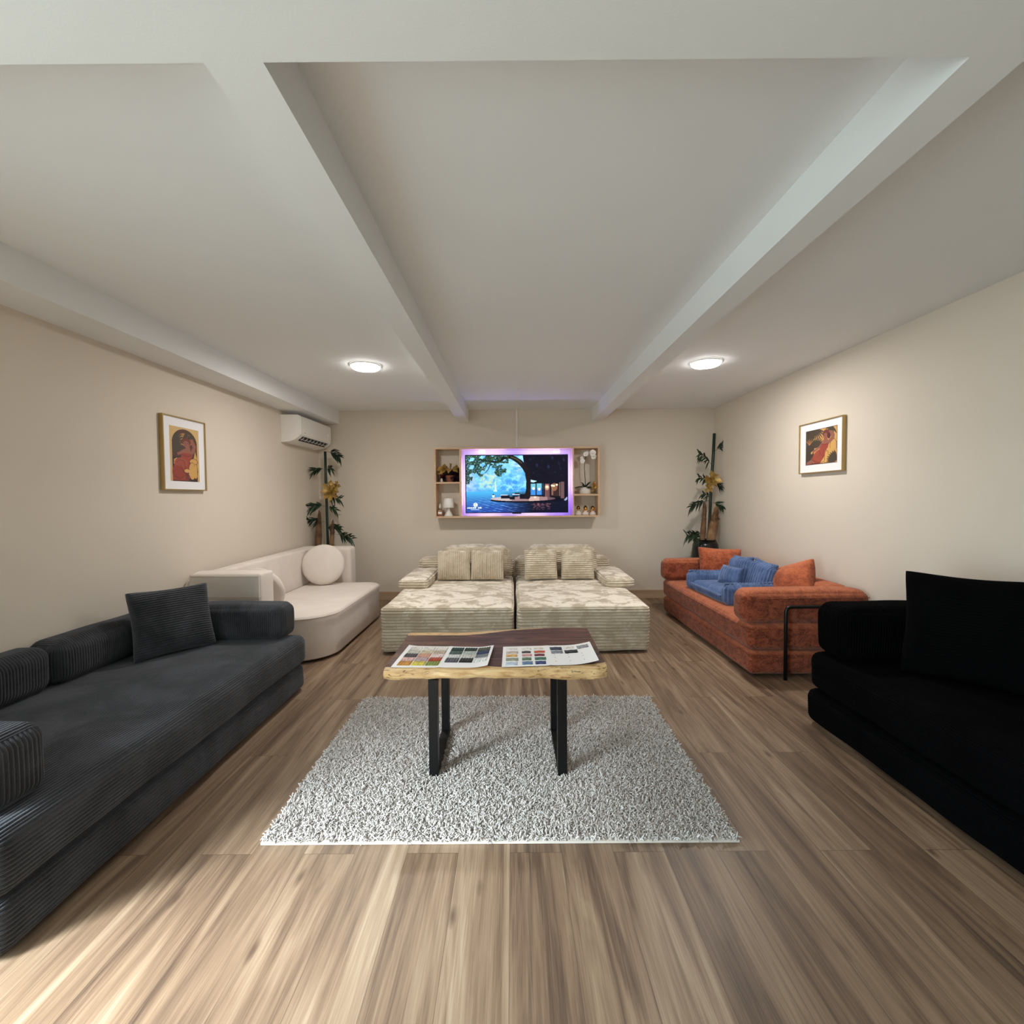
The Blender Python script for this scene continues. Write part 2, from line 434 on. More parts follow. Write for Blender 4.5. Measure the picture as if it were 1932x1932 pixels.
def beige_material():
    t = NT('beige_plush_corduroy'); g = t.new('ShaderNodeNewGeometry'); sx = t.new('ShaderNodeSeparateXYZ'); t.l.new(g.outputs['Normal'], sx.inputs[0])
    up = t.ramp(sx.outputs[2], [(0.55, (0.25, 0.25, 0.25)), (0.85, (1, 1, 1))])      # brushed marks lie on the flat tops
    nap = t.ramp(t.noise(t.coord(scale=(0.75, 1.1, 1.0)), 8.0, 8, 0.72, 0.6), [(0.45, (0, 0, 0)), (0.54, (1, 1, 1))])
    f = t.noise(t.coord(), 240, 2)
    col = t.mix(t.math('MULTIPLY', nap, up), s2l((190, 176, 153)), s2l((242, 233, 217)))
    col = t.mix(0.2, col, t.ramp(f, [(0.3, (0, 0, 0)), (0.7, (1, 1, 1))]), 'SOFT_LIGHT')
    t.bump(f, 0.35, 0.004); return t.done(col, 0.95, 0, 0.3, spec=0.15)
M['beige_cord'] = beige_material()
M['cream'] = fabric('cream_suede', (216, 206, 197), (226, 217, 209), 2.5, 3, 0.35, 0.65, 0.9, 0.15, 420, 0.12)
M['cream_seam'] = plain('cream_piping', (206, 194, 182), 0.9)
def chenille(name, dark, mid, light):
    t = NT(name); g = t.new('ShaderNodeNewGeometry'); sx = t.new('ShaderNodeSeparateXYZ'); t.l.new(g.outputs['Normal'], sx.inputs[0])
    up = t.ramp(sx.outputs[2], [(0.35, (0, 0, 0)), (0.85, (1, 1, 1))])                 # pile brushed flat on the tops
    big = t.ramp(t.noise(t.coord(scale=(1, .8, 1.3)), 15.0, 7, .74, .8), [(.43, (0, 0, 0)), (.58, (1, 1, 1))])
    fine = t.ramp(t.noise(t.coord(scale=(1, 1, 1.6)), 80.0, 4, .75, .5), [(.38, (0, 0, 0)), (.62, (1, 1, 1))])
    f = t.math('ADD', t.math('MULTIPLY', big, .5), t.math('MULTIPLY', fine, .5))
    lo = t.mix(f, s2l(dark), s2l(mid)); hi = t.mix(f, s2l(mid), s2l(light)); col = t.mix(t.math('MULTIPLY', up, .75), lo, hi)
    t.bump(fine, .4, .004); return t.done(col, .95, 0, .25, spec=.12, sheen_tint=(1, .8, .65))
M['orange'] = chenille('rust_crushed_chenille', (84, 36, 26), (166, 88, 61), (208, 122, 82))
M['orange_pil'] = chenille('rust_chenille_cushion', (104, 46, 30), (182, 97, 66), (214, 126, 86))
M['blue'] = fabric('denim_blue_corduroy', (64, 84, 124), (92, 113, 156), 10.0, 5, 0.36, 0.66, 0.95, 0.5, 240, 0.3, tint=(0.75, 0.85, 1.0))

# ------------------------------------------------------------------ the room
XL, XR, YB, YF, ZC, ZB, ZS = -2.541, 2.656, 5.939, -2.3, 2.492, 2.336, 2.322
T = 0.12
struct('floor', box(XL - T, XR + T, YF - T, YB + T, -0.1, 0), M['floor'])
struct('ceiling', box(XL - T, XR + T, YF - T, YB + T, ZC, ZC + 0.12), M['ceil'])
struct('wall_back', box(XL - T, XR + T, YB, YB + T, 0, ZC), M['wall'])
struct('wall_right', box(XR, XR + T, YF, YB, 0, ZC), M['wall'])
struct('wall_front', box(XL - T, XR + T, YF - T, YF, 0, ZC), M['wall'])
wl = box(XL - T, XL, WY1, YB, 0, ZC); box(XL - T, XL, YF, WY0, 0, ZC, wl); box(XL - T, XL, WY0, WY1, WZ1, ZC, wl)
struct('wall_left', wl, M['wall'])
fr = box(XL - T - .01, XL + .01, WY0 - .05, WY0 + .02, 0, WZ1 + .05); box(XL - T - .01, XL + .01, WY1 - .02, WY1 + .05, 0, WZ1 + .05, fr); box(XL - T - .01, XL + .01, WY0, WY1, WZ1 - .02, WZ1 + .05, fr)
struct('door_1', fr, M['white_plastic'])
# ceiling beams: two run towards the back wall, one crosses in front, one low soffit follows the left wall
struct('trim_1', box(-0.696, -0.560, 1.059, YB, ZB, ZC), M['ceil'])
struct('trim_2', box(1.051, 1.185, 1.059, YB, ZB, ZC), M['ceil'])
struct('trim_3', box(-2.258, XR, 0.45, 1.059, ZB, ZC), M['ceil'])
struct('trim_4', box(XL, -2.258, 0.45, YB, ZS, ZC), M['ceil'])
def skirting(name, x0, x1, y0, y1):
    mb = box(x0, x1, y0, y1, 0, 0.088)
    if x1 - x0 > y1 - y0: box(x0, x1, y0 - .004, y1, 0.088, 0.108, mb)
    else: box(x0 - (.004 if x0 > 0 else 0), x1 + (.004 if x0 < 0 else 0), y0, y1, 0.088, 0.108, mb)
    struct(name, mb, M['skirt'])
skirting('baseboard_back', XL, XR, YB - 0.014, YB)
skirting('baseboard_left', XL, XL + 0.014, WY1 + 0.06, YB - 0.015)
skirting('baseboard_right', XR - 0.014, XR, YF, YB - 0.015)

# ------------------------------------------------------------------ sofas
def tagrib(**k): return k
# --- charcoal corduroy sofa bed, left foreground
gs = root('sofa_bed', (-2.0, 2.2, 0), 'long charcoal corduroy sofa bed in the left foreground against the left wall', 'sofa')
GP, GA = 0.0140, 0.0048
sx1 = -1.475
def side_rib(x1, z1): return {'+z': lambda q: q[:, 0], '+x': lambda q: x1 + (z1 - q[:, 2]), '-x': lambda q: q[:, 2], '+y': lambda q: x1 + (z1 - q[:, 2]), '-y': lambda q: x1 + (z1 - q[:, 2])}
build('base', softbox((-2.512, 1.24, 0.012), (sx1 - .005, 3.165, 0.19), 0.045, (40, 24, 100), side_rib(sx1, .19), GP, GA, (.008, .005, 0), 0.006, 2), M['grey_cord'], gs)
build('seat', softbox((-2.512, 1.24, 0.19), (sx1, 3.175, 0.382), 0.045, (560, 24, 100), side_rib(sx1, .382), GP, GA, (.012, .006, 0.012), 0.007, 3), M['grey_cord'], gs)
arm_rib = {'-y': lambda q: q[:, 0], '+y': lambda q: q[:, 0], '+z': lambda q: q[:, 0], '+x': lambda q: q[:, 1], '-x': lambda q: q[:, 1]}
def garm(y0, y1, x1=-1.555, seed=1): return softbox((-2.512, y0, 0.384), (x1, y1, 0.618), 0.05, (520, 110, 16), arm_rib, GP, GA, (.012, .012, .012), 0.006, seed)
build('armrest', garm(3.005, 3.195, seed=4), M['grey_cord'], gs)
build('armrest', garm(1.285, 1.49, seed=5), M['grey_cord'], gs)
back_rib = {k: (lambda q: q[:, 1]) for k in ('+z', '+x', '-x', '-z')}; back_rib['-y'] = lambda q: q[:, 0]; back_rib['+y'] = lambda q: q[:, 0]
def gback(y0, y1, seed): return softbox((-2.512, y0, 0.384), (-2.325, y1, 0.612), 0.06, (90, 400, 16), back_rib, GP, GA, (.015, .01, .01), 0.006, seed)
build('back_cushion', gback(1.50, 2.262, 6), M['grey_cord'], gs)
build('back_cushion', gback(2.275, 2.995, 7), M['grey_cord'], gs)
gp = pillow(0.44, 0.425, 0.19, 26, 'h', GP, 0.0085, 3)
gp.xf(place((-2.085, 2.77, 0.386), math.atan2(.323, .236), math.radians(19)))
top('throw_pillow', gp, M['grey_cord'], (-2.085, 2.77, 0.386), 'square charcoal corduroy throw pillow leaning on the back of the charcoal sofa bed', 'pillow')

# --- cream sofa behind it
cs = root('sofa', (-2.0, 4.4, 0), 'cream suede sofa with a rounded seat corner, under the air conditioner', 'sofa')
out = round_rect(-2.34, -1.50, 3.605, 5.16, (0.02, 0.30, 0.16, 0.02), 12)
build('seat', prism(out, 0.02, 0.385, 0.028, 6, 0.02), M['cream'], cs, auto=50)
pp = [(x, y, 0.366) for x, y in round_rect(-2.3, -1.493, 3.598, 5.167, (0.02, 0.307, 0.167, 0.02), 12)]; 
build('piping', tube(pp[11:40], 0.004, 6), M['cream_seam'], cs)
build('armrest', softbox((-2.462, 3.40, 0.02), (-1.917, 3.595, 0.775), 0.018, (12, 6, 12), puff=(.004, .006, .006)), M['cream'], cs)
build('armrest', softbox((-2.515, 5.225, 0.02), (-1.895, 5.42, 0.775), 0.03, (12, 6, 12), puff=(.01, .008, .006)), M['cream'], cs)
build('backrest', prism([(-2.445, 3.597), (-2.335, 3.597), (-2.335, 5.223), (-2.515, 5.223), (-2.48, 4.2)], 0.02, 0.773, 0.02, 6), M['cream'], cs, auto=50)
sm = MB()
for z in (0.588, 0.600): tube([(-2.43, 3.394, z), (-1.935, 3.394, z), (-1.916, 3.41, z)], 0.003, 6, sm)
tube([(-2.44, 3.398, 0.757), (-1.930, 3.398, 0.757)], 0.003, 6, sm); tube([(-1.928, 3.402, 0.04), (-1.928, 3.402, 0.755)], 0.003, 6, sm)
build('seam', sm, M['cream_seam'], cs)
def round_cushion(R=0.222, th=0.115):
    prof = [(0.001, -th/2)] + [(R*math.sin(a), -th/2*math.cos(a)**0.6) for a in np.linspace(0.1, PI/2 - .12, 12)] + [(R + .004, -.004), (R + .004, .004)] + [(R*math.sin(a), th/2*math.cos(a)**0.6) for a in np.linspace(PI/2 - .12, .1, 12)] + [(0.001, th/2)]
    mb = lathe(prof, 48); return mb.xf(Matrix.Translation((0, 0, R + .004)) @ Matrix.Rotation(PI/2, 4, 'X'))
def put_round(p, yaw, lean, label, **k):
    mb = round_cushion(**k); mb.xf(place(p, yaw, lean)); top('round_cushion', mb, M['cream'], p, label, 'cushion', 'round cushions of the cream sofa')
put_round((-2.10, 4.96, 0.39), math.radians(14), math.radians(14), 'round cream cushion facing the room at the far end of the cream sofa')
put_round((-2.115, 3.825, 0.392), math.radians(178), math.radians(20), 'round cream cushion seen edge-on behind the near arm of the cream sofa', R=0.200)
put_round((-2.497, 3.585, 0.375), math.radians(90), math.radians(0), 'round cushion wedged between the left wall and the near arm of the cream sofa', R=0.195, th=0.062)

# --- beige corduroy lounge sofa: two mirrored modules
BP, BA = 0.0265, 0.0135
def module(x0, x1, outer, label, name_seed):
    """outer = -1 when the armrest is on the left"""
    rt = root('lounge_sofa', ((x0 + x1)/2, 4.6, 0), label, 'sofa', 'beige sofa modules')
    h = {k: (lambda q: q[:, 2]) for k in ('+x', '-x', '+y', '-y')}
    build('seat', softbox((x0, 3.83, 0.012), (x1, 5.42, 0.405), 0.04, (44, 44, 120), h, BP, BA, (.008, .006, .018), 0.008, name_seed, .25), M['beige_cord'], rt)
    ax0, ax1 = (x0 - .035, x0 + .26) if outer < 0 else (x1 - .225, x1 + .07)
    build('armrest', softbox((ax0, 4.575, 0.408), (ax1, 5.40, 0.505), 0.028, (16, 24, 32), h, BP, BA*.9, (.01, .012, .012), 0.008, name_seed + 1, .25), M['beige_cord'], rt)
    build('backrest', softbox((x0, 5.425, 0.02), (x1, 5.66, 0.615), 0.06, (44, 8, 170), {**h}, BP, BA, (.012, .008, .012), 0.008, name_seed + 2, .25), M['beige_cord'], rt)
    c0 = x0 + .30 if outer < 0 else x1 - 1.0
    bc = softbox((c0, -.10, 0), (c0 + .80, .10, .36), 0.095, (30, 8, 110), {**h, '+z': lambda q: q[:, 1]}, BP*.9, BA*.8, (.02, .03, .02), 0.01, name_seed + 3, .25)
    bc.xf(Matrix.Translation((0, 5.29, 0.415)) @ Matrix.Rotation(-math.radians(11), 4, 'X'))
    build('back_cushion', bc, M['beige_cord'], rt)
module(-1.135, 0.006, -1, 'left module of the beige plush corduroy lounge sofa below the television', 11)
module(0.038, 1.175, 1, 'right module of the beige plush corduroy lounge sofa below the television', 21)
for x, rib, yaw, lb, sd in ((-0.655, 'v', .03, 'beige ribbed pillow nearest the left arm of the beige sofa', 1), (-0.285, 'v', -.05, 'beige ribbed pillow left of the gap between the two sofa modules', 2),
                            (0.315, 'h', .04, 'beige ribbed pillow right of the gap between the two sofa modules', 3), (0.725, 'h', -.02, 'beige ribbed pillow nearest the right arm of the beige sofa', 4)):
    pm = pillow(0.375, 0.335, 0.16, 26, rib, 0.0235, 0.016, sd, ear=.045)
    p = (x, 4.99, 0.425); pm.xf(place(p, yaw, math.radians(13))); top('throw_pillow', pm, M['beige_cord'], p, lb, 'pillow', 'beige pillows on the lounge sofa')

# --- rust sofa bed on the right
os_ = root('sofa_bed', (2.15, 4.2, 0), 'rust orange chenille sofa bed against the right wall with a blue pet sofa on it', 'sofa')
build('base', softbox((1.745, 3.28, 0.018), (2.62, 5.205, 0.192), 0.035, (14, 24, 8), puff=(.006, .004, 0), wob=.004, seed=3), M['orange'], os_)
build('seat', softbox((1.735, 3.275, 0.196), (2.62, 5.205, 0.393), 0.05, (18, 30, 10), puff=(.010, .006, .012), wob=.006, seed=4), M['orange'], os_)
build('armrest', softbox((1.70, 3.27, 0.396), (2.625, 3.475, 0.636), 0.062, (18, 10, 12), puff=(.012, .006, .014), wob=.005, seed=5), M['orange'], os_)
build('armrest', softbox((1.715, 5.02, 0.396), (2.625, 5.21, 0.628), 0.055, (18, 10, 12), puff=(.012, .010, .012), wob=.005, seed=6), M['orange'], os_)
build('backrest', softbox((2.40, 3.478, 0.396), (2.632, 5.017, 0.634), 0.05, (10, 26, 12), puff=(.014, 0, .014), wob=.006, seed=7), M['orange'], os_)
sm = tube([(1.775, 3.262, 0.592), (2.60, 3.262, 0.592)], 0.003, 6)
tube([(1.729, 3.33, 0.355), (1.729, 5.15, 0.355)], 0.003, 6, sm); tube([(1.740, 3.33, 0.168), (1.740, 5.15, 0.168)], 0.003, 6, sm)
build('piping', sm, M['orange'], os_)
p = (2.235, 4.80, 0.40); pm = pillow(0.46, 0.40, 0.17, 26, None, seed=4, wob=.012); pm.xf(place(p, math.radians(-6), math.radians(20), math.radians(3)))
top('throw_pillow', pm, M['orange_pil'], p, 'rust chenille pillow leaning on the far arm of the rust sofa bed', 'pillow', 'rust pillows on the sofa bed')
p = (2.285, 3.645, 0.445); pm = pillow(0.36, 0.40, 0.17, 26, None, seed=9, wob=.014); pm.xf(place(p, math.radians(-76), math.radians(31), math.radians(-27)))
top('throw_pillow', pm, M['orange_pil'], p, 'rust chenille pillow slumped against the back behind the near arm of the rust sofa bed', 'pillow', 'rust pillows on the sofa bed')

# --- blue pet sofa standing on the rust seat
ps = root('pet_sofa', (2.05, 4.22, 0.405), 'small blue corduroy pet sofa standing on the rust sofa bed', 'pet bed')
UP, UA = 0.036, 0.011
PM = Matrix.Translation((2.05, 4.22, 0.408)) @ Matrix.Rotation(math.radians(2.5), 4, 'Z')
def blue(name, lo, hi, r, seg, ribs, xf=None, puff=(.01, .01, .015), seed=1):
    mb = softbox(lo, hi, r, seg, ribs, UP, UA, puff, .006, seed, .2)
    if xf is not None: mb.xf(xf)
    return build(name, mb.xf(PM), M['blue'], ps)
def beads(name, path, r, par, xf=None):
    P = np.array(path, float); L = np.concatenate([[0], np.cumsum(np.linalg.norm(np.diff(P, axis=0), axis=1))]); n = int(L[-1]/0.0045)
    t = np.linspace(0, L[-1], n); Q = np.stack([np.interp(t, L, P[:, i]) for i in range(3)], -1); R = r*(0.72 + 0.42*np.abs(np.sin(PI*t/0.026)))
    mb = tube(Q, R, 8)
    if xf is not None: mb.xf(xf)
    return build(name, mb.xf(PM), M['blue'], par)
ry = lambda q: q[:, 1]; rx = lambda q: q[:, 0]
o = blue('seat', (-.235, -.30, 0), (.15, .30, .085), .035, (8, 150, 8), {'+z': ry, '-x': ry}, puff=(.012, .004, .03))
beads('piping', [(-.243, -.29, .06), (-.243, .29, .06)], .011, o)
for s in (-1, 1):
    y0, y1 = (-.40, -.30) if s < 0 else (.30, .40)
    o = blue('armrest', (-.25, y0, 0), (.24, y1, .165), .036, (110, 8, 12), {'-y': rx, '+y': rx, '+z': rx, '-x': lambda q: q[:, 2]*0 + q[:, 1]}, puff=(.01, .012, .01), seed=3 + s)
    beads('piping', [(-.245, (y0 + y1)/2, .175), (0, (y0 + y1)/2 - s*.004, .168), (.235, (y0 + y1)/2, .178)], .013, o)
for s in (-1, 1):
    tm = Matrix.Translation((.165, s*.165, .06)) @ Matrix.Rotation(math.radians(14), 4, 'Y') @ Matrix.Rotation(s*math.radians(-4), 4, 'X')
    o = blue('backrest', (-.05, -.17, 0), (.05, .17, .265), .042, (8, 100, 14), {'-x': ry, '+x': ry, '+z': ry}, tm, (.02, .004, .01), 7 + s)
    beads('piping', [(0, -.165, .278), (0, 0, .267), (0, .165, .278)], .013, o, tm)
pm = pillow(0.235, 0.17, 0.11, 22, 'v', 0.032, 0.005, 5, ear=.05); pm.xf(PM @ place((-.035, -.02, .105), math.radians(-72), math.radians(22)))
pr_ = root('throw_pillow', tuple(PM @ Vector((-.035, -.02, .105))), 'tiny blue corduroy pillow on the seat of the blue pet sofa', 'pillow')
build('cover', pm, M['blue'], pr_)
q = [(-.117, 0, .172), (0, 0, .166), (.117, 0, .172)]
mb = tube([np.array(x) for x in corner_path(q, .02)], .009, 8); mb.xf(PM @ place((-.035, -.02, .105), math.radians(-72), math.radians(22))); build('piping', mb, M['blue'], pr_)

# --- black sofa, right foreground
bs = root('sofa_bed', (2.2, 1.6, 0), 'black corduroy sofa bed in the right foreground against the right wall', 'sofa')
KP, KA = 0.0140, 0.0048
def ribx0(x0, z1): return {'+z': lambda q: q[:, 0], '-x': lambda q: x0 - (z1 - q[:, 2]), '+y': lambda q: q[:, 2], '-y': lambda q: q[:, 2]}
build('base', softbox((1.738, .70, .012), (2.62, 2.655, .205), .05, (40, 24, 110), ribx0(1.738, .205), KP, KA, (.008, .006, 0), .007, 3), M['black_cord'], bs)
build('seat', softbox((1.745, .70, .208), (2.62, 2.645, .425), .055, (480, 24, 120), ribx0(1.745, .425), KP, KA, (.012, .008, .012), .008, 4), M['black_cord'], bs)
build('armrest', softbox((1.79, 2.42, .428), (2.62, 2.645, .715), .055, (460, 100, 14), {'-y': rx, '+y': rx, '+z': rx, '-x': ry}, KP, KA, (.016, .014, .016), .007, 5), M['black_cord'], bs)
build('armrest', softbox((1.79, .71, .428), (2.62, .93, .715), .055, (200, 20, 14), {'-y': rx, '+y': rx, '+z': rx}, KP, KA, (.016, .014, .016), .007, 6), M['black_cord'], bs)
build('back_cushion', softbox((2.50, .94, .428), (2.635, 2.41, .70), .05, (30, 400, 14), {'-x': ry, '+z': ry}, KP, KA, (.012, .01, .012), .007, 7), M['black_cord'], bs)
p = (2.15, 2.10, .43); pm = pillow(.52, .535, .19, 26, 'h', 0.0135, .003, 6); pm.xf(place(p, math.radians(-48), math.radians(16)))
top('throw_pillow', pm, M['black_cord'], p, 'large black corduroy throw pillow standing on the black sofa bed', 'pillow')
# black tubular frame between rust and black sofas
path = corner_path([(1.975, 3.235, 0.0), (1.975, 3.235, .535), (2.50, 3.235, .535), (2.50, 3.235, 0.0)], .045, 8)
top('tubular_frame', tube(path, .0125, 14), M['black_metal'], (1.975, 3.235, 0), 'bent black metal tube frame standing against the near end of the rust sofa bed', 'frame')

# ------------------------------------------------------------------ shag rug
RC = [(-0.985, 1.703), (0.869, 1.700), (0.896, 2.938), (-0.991, 2.943)]
rug = root('shag_rug', (-.05, 2.32, 0), 'light grey shag rug on the wood floor under the coffee table', 'rug')
M['rug_back'] = plain('rug_backing', (206, 200, 190), 0.9)
M['yarn'] = None
build('backing', MB().add([(x, y, .002) for x, y in RC] + [(x, y, .011) for x, y in RC], BOXF), M['rug_back'], rug, smooth=False)
def yarn_material():
    t = NT('grey_white_yarn'); a = t.new('ShaderNodeAttribute', attribute_name='tone', attribute_type='GEOMETRY')
    col = t.ramp(a.outputs['Fac'], [(0.0, s2l((158, 151, 144))), (0.5, s2l((199, 193, 188))), (1.0, s2l((221, 217, 215)))])
    return t.done(col, 0.85, spec=0.1, sheen=0.15)
M['yarn'] = yarn_material()
def rug_pile(N=80000):
    r = np.random.default_rng(3)
    a, b = r.random(N), r.random(N); C = np.array(RC)
    e = .003; a = e + (1 - 2*e)*a; b = e + (1 - 2*e)*b
    P0 = ((1-a)*(1-b))[:, None]*C[0] + (a*(1-b))[:, None]*C[1] + (a*b)[:, None]*C[2] + ((1-a)*b)[:, None]*C[3]
    th = np.sin(P0[:, 0]*3.1 + 1)*1.5 + np.cos(P0[:, 1]*4.3)*1.5 + r.normal(0, 1.9, N)
    lean = r.uniform(.3, 1.25, N); L = r.uniform(.019, .031, N); rad = r.uniform(.0021, .0032, N)
    d = np.stack([np.cos(th), np.sin(th)], -1); th2 = th + r.normal(0, 1.5, N); d2 = np.stack([np.cos(th2), np.sin(th2)], -1)
    K = 4; pts = np.zeros((N, K + 1, 3)); pts[:, 0, :2] = P0; pts[:, 0, 2] = .010
    for k in range(1, K + 1):
        f = k/K; ang = lean*(.15 + 1.75*f); dd = d*(1 - f) + d2*f; dd /= np.linalg.norm(dd, axis=1, keepdims=True)
        st = (L/K)[:, None]; pts[:, k, :2] = pts[:, k-1, :2] + dd*np.sin(ang)[:, None]*st; pts[:, k, 2] = pts[:, k-1, 2] + np.cos(ang)*st[:, 0]
    pts[:, :, 2] = np.maximum(pts[:, :, 2], .006)
    S = 4; V = np.zeros((N, K + 1, S, 3)); side = np.stack([-d[:, 1], d[:, 0], np.zeros(N)], -1)
    for k in range(K + 1):
        tg = pts[:, min(k+1, K)] - pts[:, max(k-1, 0)]; tg /= np.linalg.norm(tg, axis=1, keepdims=True); nn = np.cross(side, tg)
        rr = rad*(1.0 if k < K else .8)
        for s in range(S):
            q = 2*PI*s/S; V[:, k, s] = pts[:, k] + (math.cos(q)*side + math.sin(q)*nn)*rr[:, None]
    V = V.reshape(-1, 3) - np.array(rug.location); base = (np.arange(N)*(K + 1)*S)[:, None]
    F = []
    for k in range(K):
        for s in range(S):
            s2 = (s + 1) % S; F.append(base + np.array([[k*S + s, k*S + s2, (k+1)*S + s2, (k+1)*S + s]]))
    F.append(base + np.array([[K*S, K*S + 1, K*S + 2, K*S + 3]]))
    F = np.concatenate(F).astype(np.int32); me = bpy.data.meshes.new('pile')
    me.vertices.add(len(V)); me.vertices.foreach_set('co', V.reshape(-1)); me.loops.add(F.size); me.loops.foreach_set('vertex_index', F.reshape(-1))
    me.polygons.add(len(F)); me.polygons.foreach_set('loop_start', np.arange(len(F), dtype=np.int32)*4); me.polygons.foreach_set('loop_total', np.full(len(F), 4, np.int32))
    me.polygons.foreach_set('use_smooth', np.ones(len(F), bool)); me.update(calc_edges=True)
    at = me.attributes.new('tone', 'FLOAT', 'POINT'); at.data.foreach_set('value', np.repeat(np.clip(r.normal(.55, .25, N), 0, 1), (K + 1)*S))
    me.materials.append(M['yarn']); o = bpy.data.objects.new('pile', me); COL.objects.link(o); o.parent = rug; o['kind'] = 'stuff'
rug_pile()

# ------------------------------------------------------------------ live-edge coffee table
tb = root('coffee_table', (-.085, 2.36, 0.012), 'live edge wooden coffee table with black metal legs standing on the shag rug', 'table')
def slab_material():
    t = NT('live_edge_walnut'); v = t.coord(scale=(1.6, 16, 16)); n = t.noise(v, 1.6, 6, 0.6, 1.6); n2 = t.noise(t.coord(scale=(5, 90, 60)), 1.0, 4, .6, .4)
    heart = t.ramp(n, [(0.32, s2l((52, 30, 26))), (0.48, s2l((88, 56, 47))), (0.66, s2l((128, 90, 74)))])
    heart = t.mix(0.35, heart, t.ramp(n2, [(.3, (.2, .2, .2)), (.7, (.7, .7, .7))]), 'OVERLAY')
    sap = t.ramp(t.noise(t.coord(scale=(3, 24, 30)), 1.5, 5, .6, 1.2), [(.28, s2l((158, 112, 72))), (.46, s2l((212, 174, 122))), (.70, s2l((230, 200, 152)))])
    cr = t.noise(t.coord(scale=(22, 60, 95)), 1.0, 5, .66, 1.0); a = t.new('ShaderNodeAttribute', attribute_name='sap', attribute_type='GEOMETRY')
    sepx = t.new('ShaderNodeSeparateXYZ'); tc = t.new('ShaderNodeTexCoord'); t.l.new(tc.outputs['Object'], sepx.inputs[0])
    ends = t.ramp(t.math('ABSOLUTE', t.math('SUBTRACT', sepx.outputs[0], -.08)), [(.12, (0, 0, 0)), (.30, (1, 1, 1))])
    rough_edge = t.math('MULTIPLY', t.math('MULTIPLY', t.ramp(cr, [(.56, (0, 0, 0)), (.62, (1, 1, 1))]), ends), .8)
    sap = t.mix(rough_edge, sap, s2l((104, 66, 36)))
    nb = t.math('ADD', a.outputs['Fac'], t.math('MULTIPLY', t.math('SUBTRACT', n, .5), .5))
    col = t.mix(t.ramp(nb, [(.44, (0, 0, 0)), (.56, (1, 1, 1))]), heart, sap)
    t.bump(t.math('SUBTRACT', n2, t.math('MULTIPLY', rough_edge, 2.0)), .35, .006)
    return t.done(col, 0.42, spec=.4)
M['slab'] = slab_material()
def slab():
    nx, ny, nr = 90, 40, 7; t = np.linspace(0, 1, nx)
    x0f, x1f, x0b, x1b = -.607, .442, -.617, .452
    sm = np.clip((t - .28)/.47, 0, 1); sm = sm*sm*(3 - 2*sm)
    yf = 2.079 + .006*np.sin(t*9) - .004*np.sin(t*23 + 1); yb = 2.668 + sm*.078 + .003*np.sin(t*17)
    yf = yf + np.where(t > .95, (t - .95)*.35, 0)
    zt = .541; th = .052 + .006*np.sin(t*5.1 + 2.2) + .006*np.where(t > .62, np.sin((t - .62)*8), 0) - .012*np.where(t < .08, (.08 - t)/.08, 0) + .002*np.sin(t*41)
    rows = []  # cross section rings from front-bottom over the top to back-bottom
    V = []; S = []
    for k in range(nx):
        sec = []; sap = []
        fx0, bx0 = x0f + (x1f - x0f)*t[k], x0b + (x1b - x0b)*t[k]
        wv = .003*math.sin(t[k]*37) + .002*math.sin(t[k]*71)
        prof = [(.030, -1), (.012, -1.0), (.003 + wv, -.85), (-.003 + wv, -.6), (0 + wv, -.3), (.004, -.1), (.011, 0)]
        for dy, fz in prof: sec.append((yf[k] + dy, zt + fz*th[k])); sap.append(1)
        for q in np.linspace(0, 1, ny)[1:-1]:
            y = yf[k] + .011 + (yb[k] - yf[k] - .022)*q; sec.append((y, zt))
            df = (y - yf[k] - .011 - (.022 + .016*math.sin(t[k]*6.5 + .4) + (.012 if t[k] > .3 else 0)))/.02; db = ((yb[k] - y) - (.055*(1 - sm[k]) + .012*(t[k] < .95)))/.02
            sap.append(1 - min(1, max(0, .5 + .5*min(df, db))))
        for dy, fz in [(.011, 0), (.004, -.1), (0, -.35), (0, -.8), (.01, -1)]: sec.append((yb[k] - dy, zt + fz*th[k])); sap.append(1 if t[k] < .75 else .2)
        for y, z in sec: V.append((fx0 + (bx0 - fx0)*(y - yf[k])/(yb[k] - yf[k]), y, z))
        S += sap
    m = len(sec); F = []
    for k in range(nx - 1):
        for j in range(m): F.append((k*m + j, (k+1)*m + j, (k+1)*m + (j+1) % m, k*m + (j+1) % m))
    F.append(tuple(range(m))); F.append(tuple((nx-1)*m + j for j in range(m))[::-1])
    o = build('tabletop', MB().add(V, F), M['slab'], tb, auto=40)
    at = o.data.attributes.new('sap', 'FLOAT', 'POINT'); at.data.foreach_set('value', S)
slab()
for x0, x1 in ((-.402, -.360), (.207, .251)):
    mb = MB(); y0, y1, z0, z1 = 2.092, 2.515, .022, .486; a = .042
    box(x0, x1, y0, y0 + a, z0, z1, mb); box(x0, x1, y1 - a, y1, z0, z1, mb); box(x0, x1, y0 + a, y1 - a, z0, z0 + .028, mb); box(x0, x1, y0 + a, y1 - a, z1 - .02, z1, mb)
    build('leg', mb, M['black_metal'], tb, smooth=False)

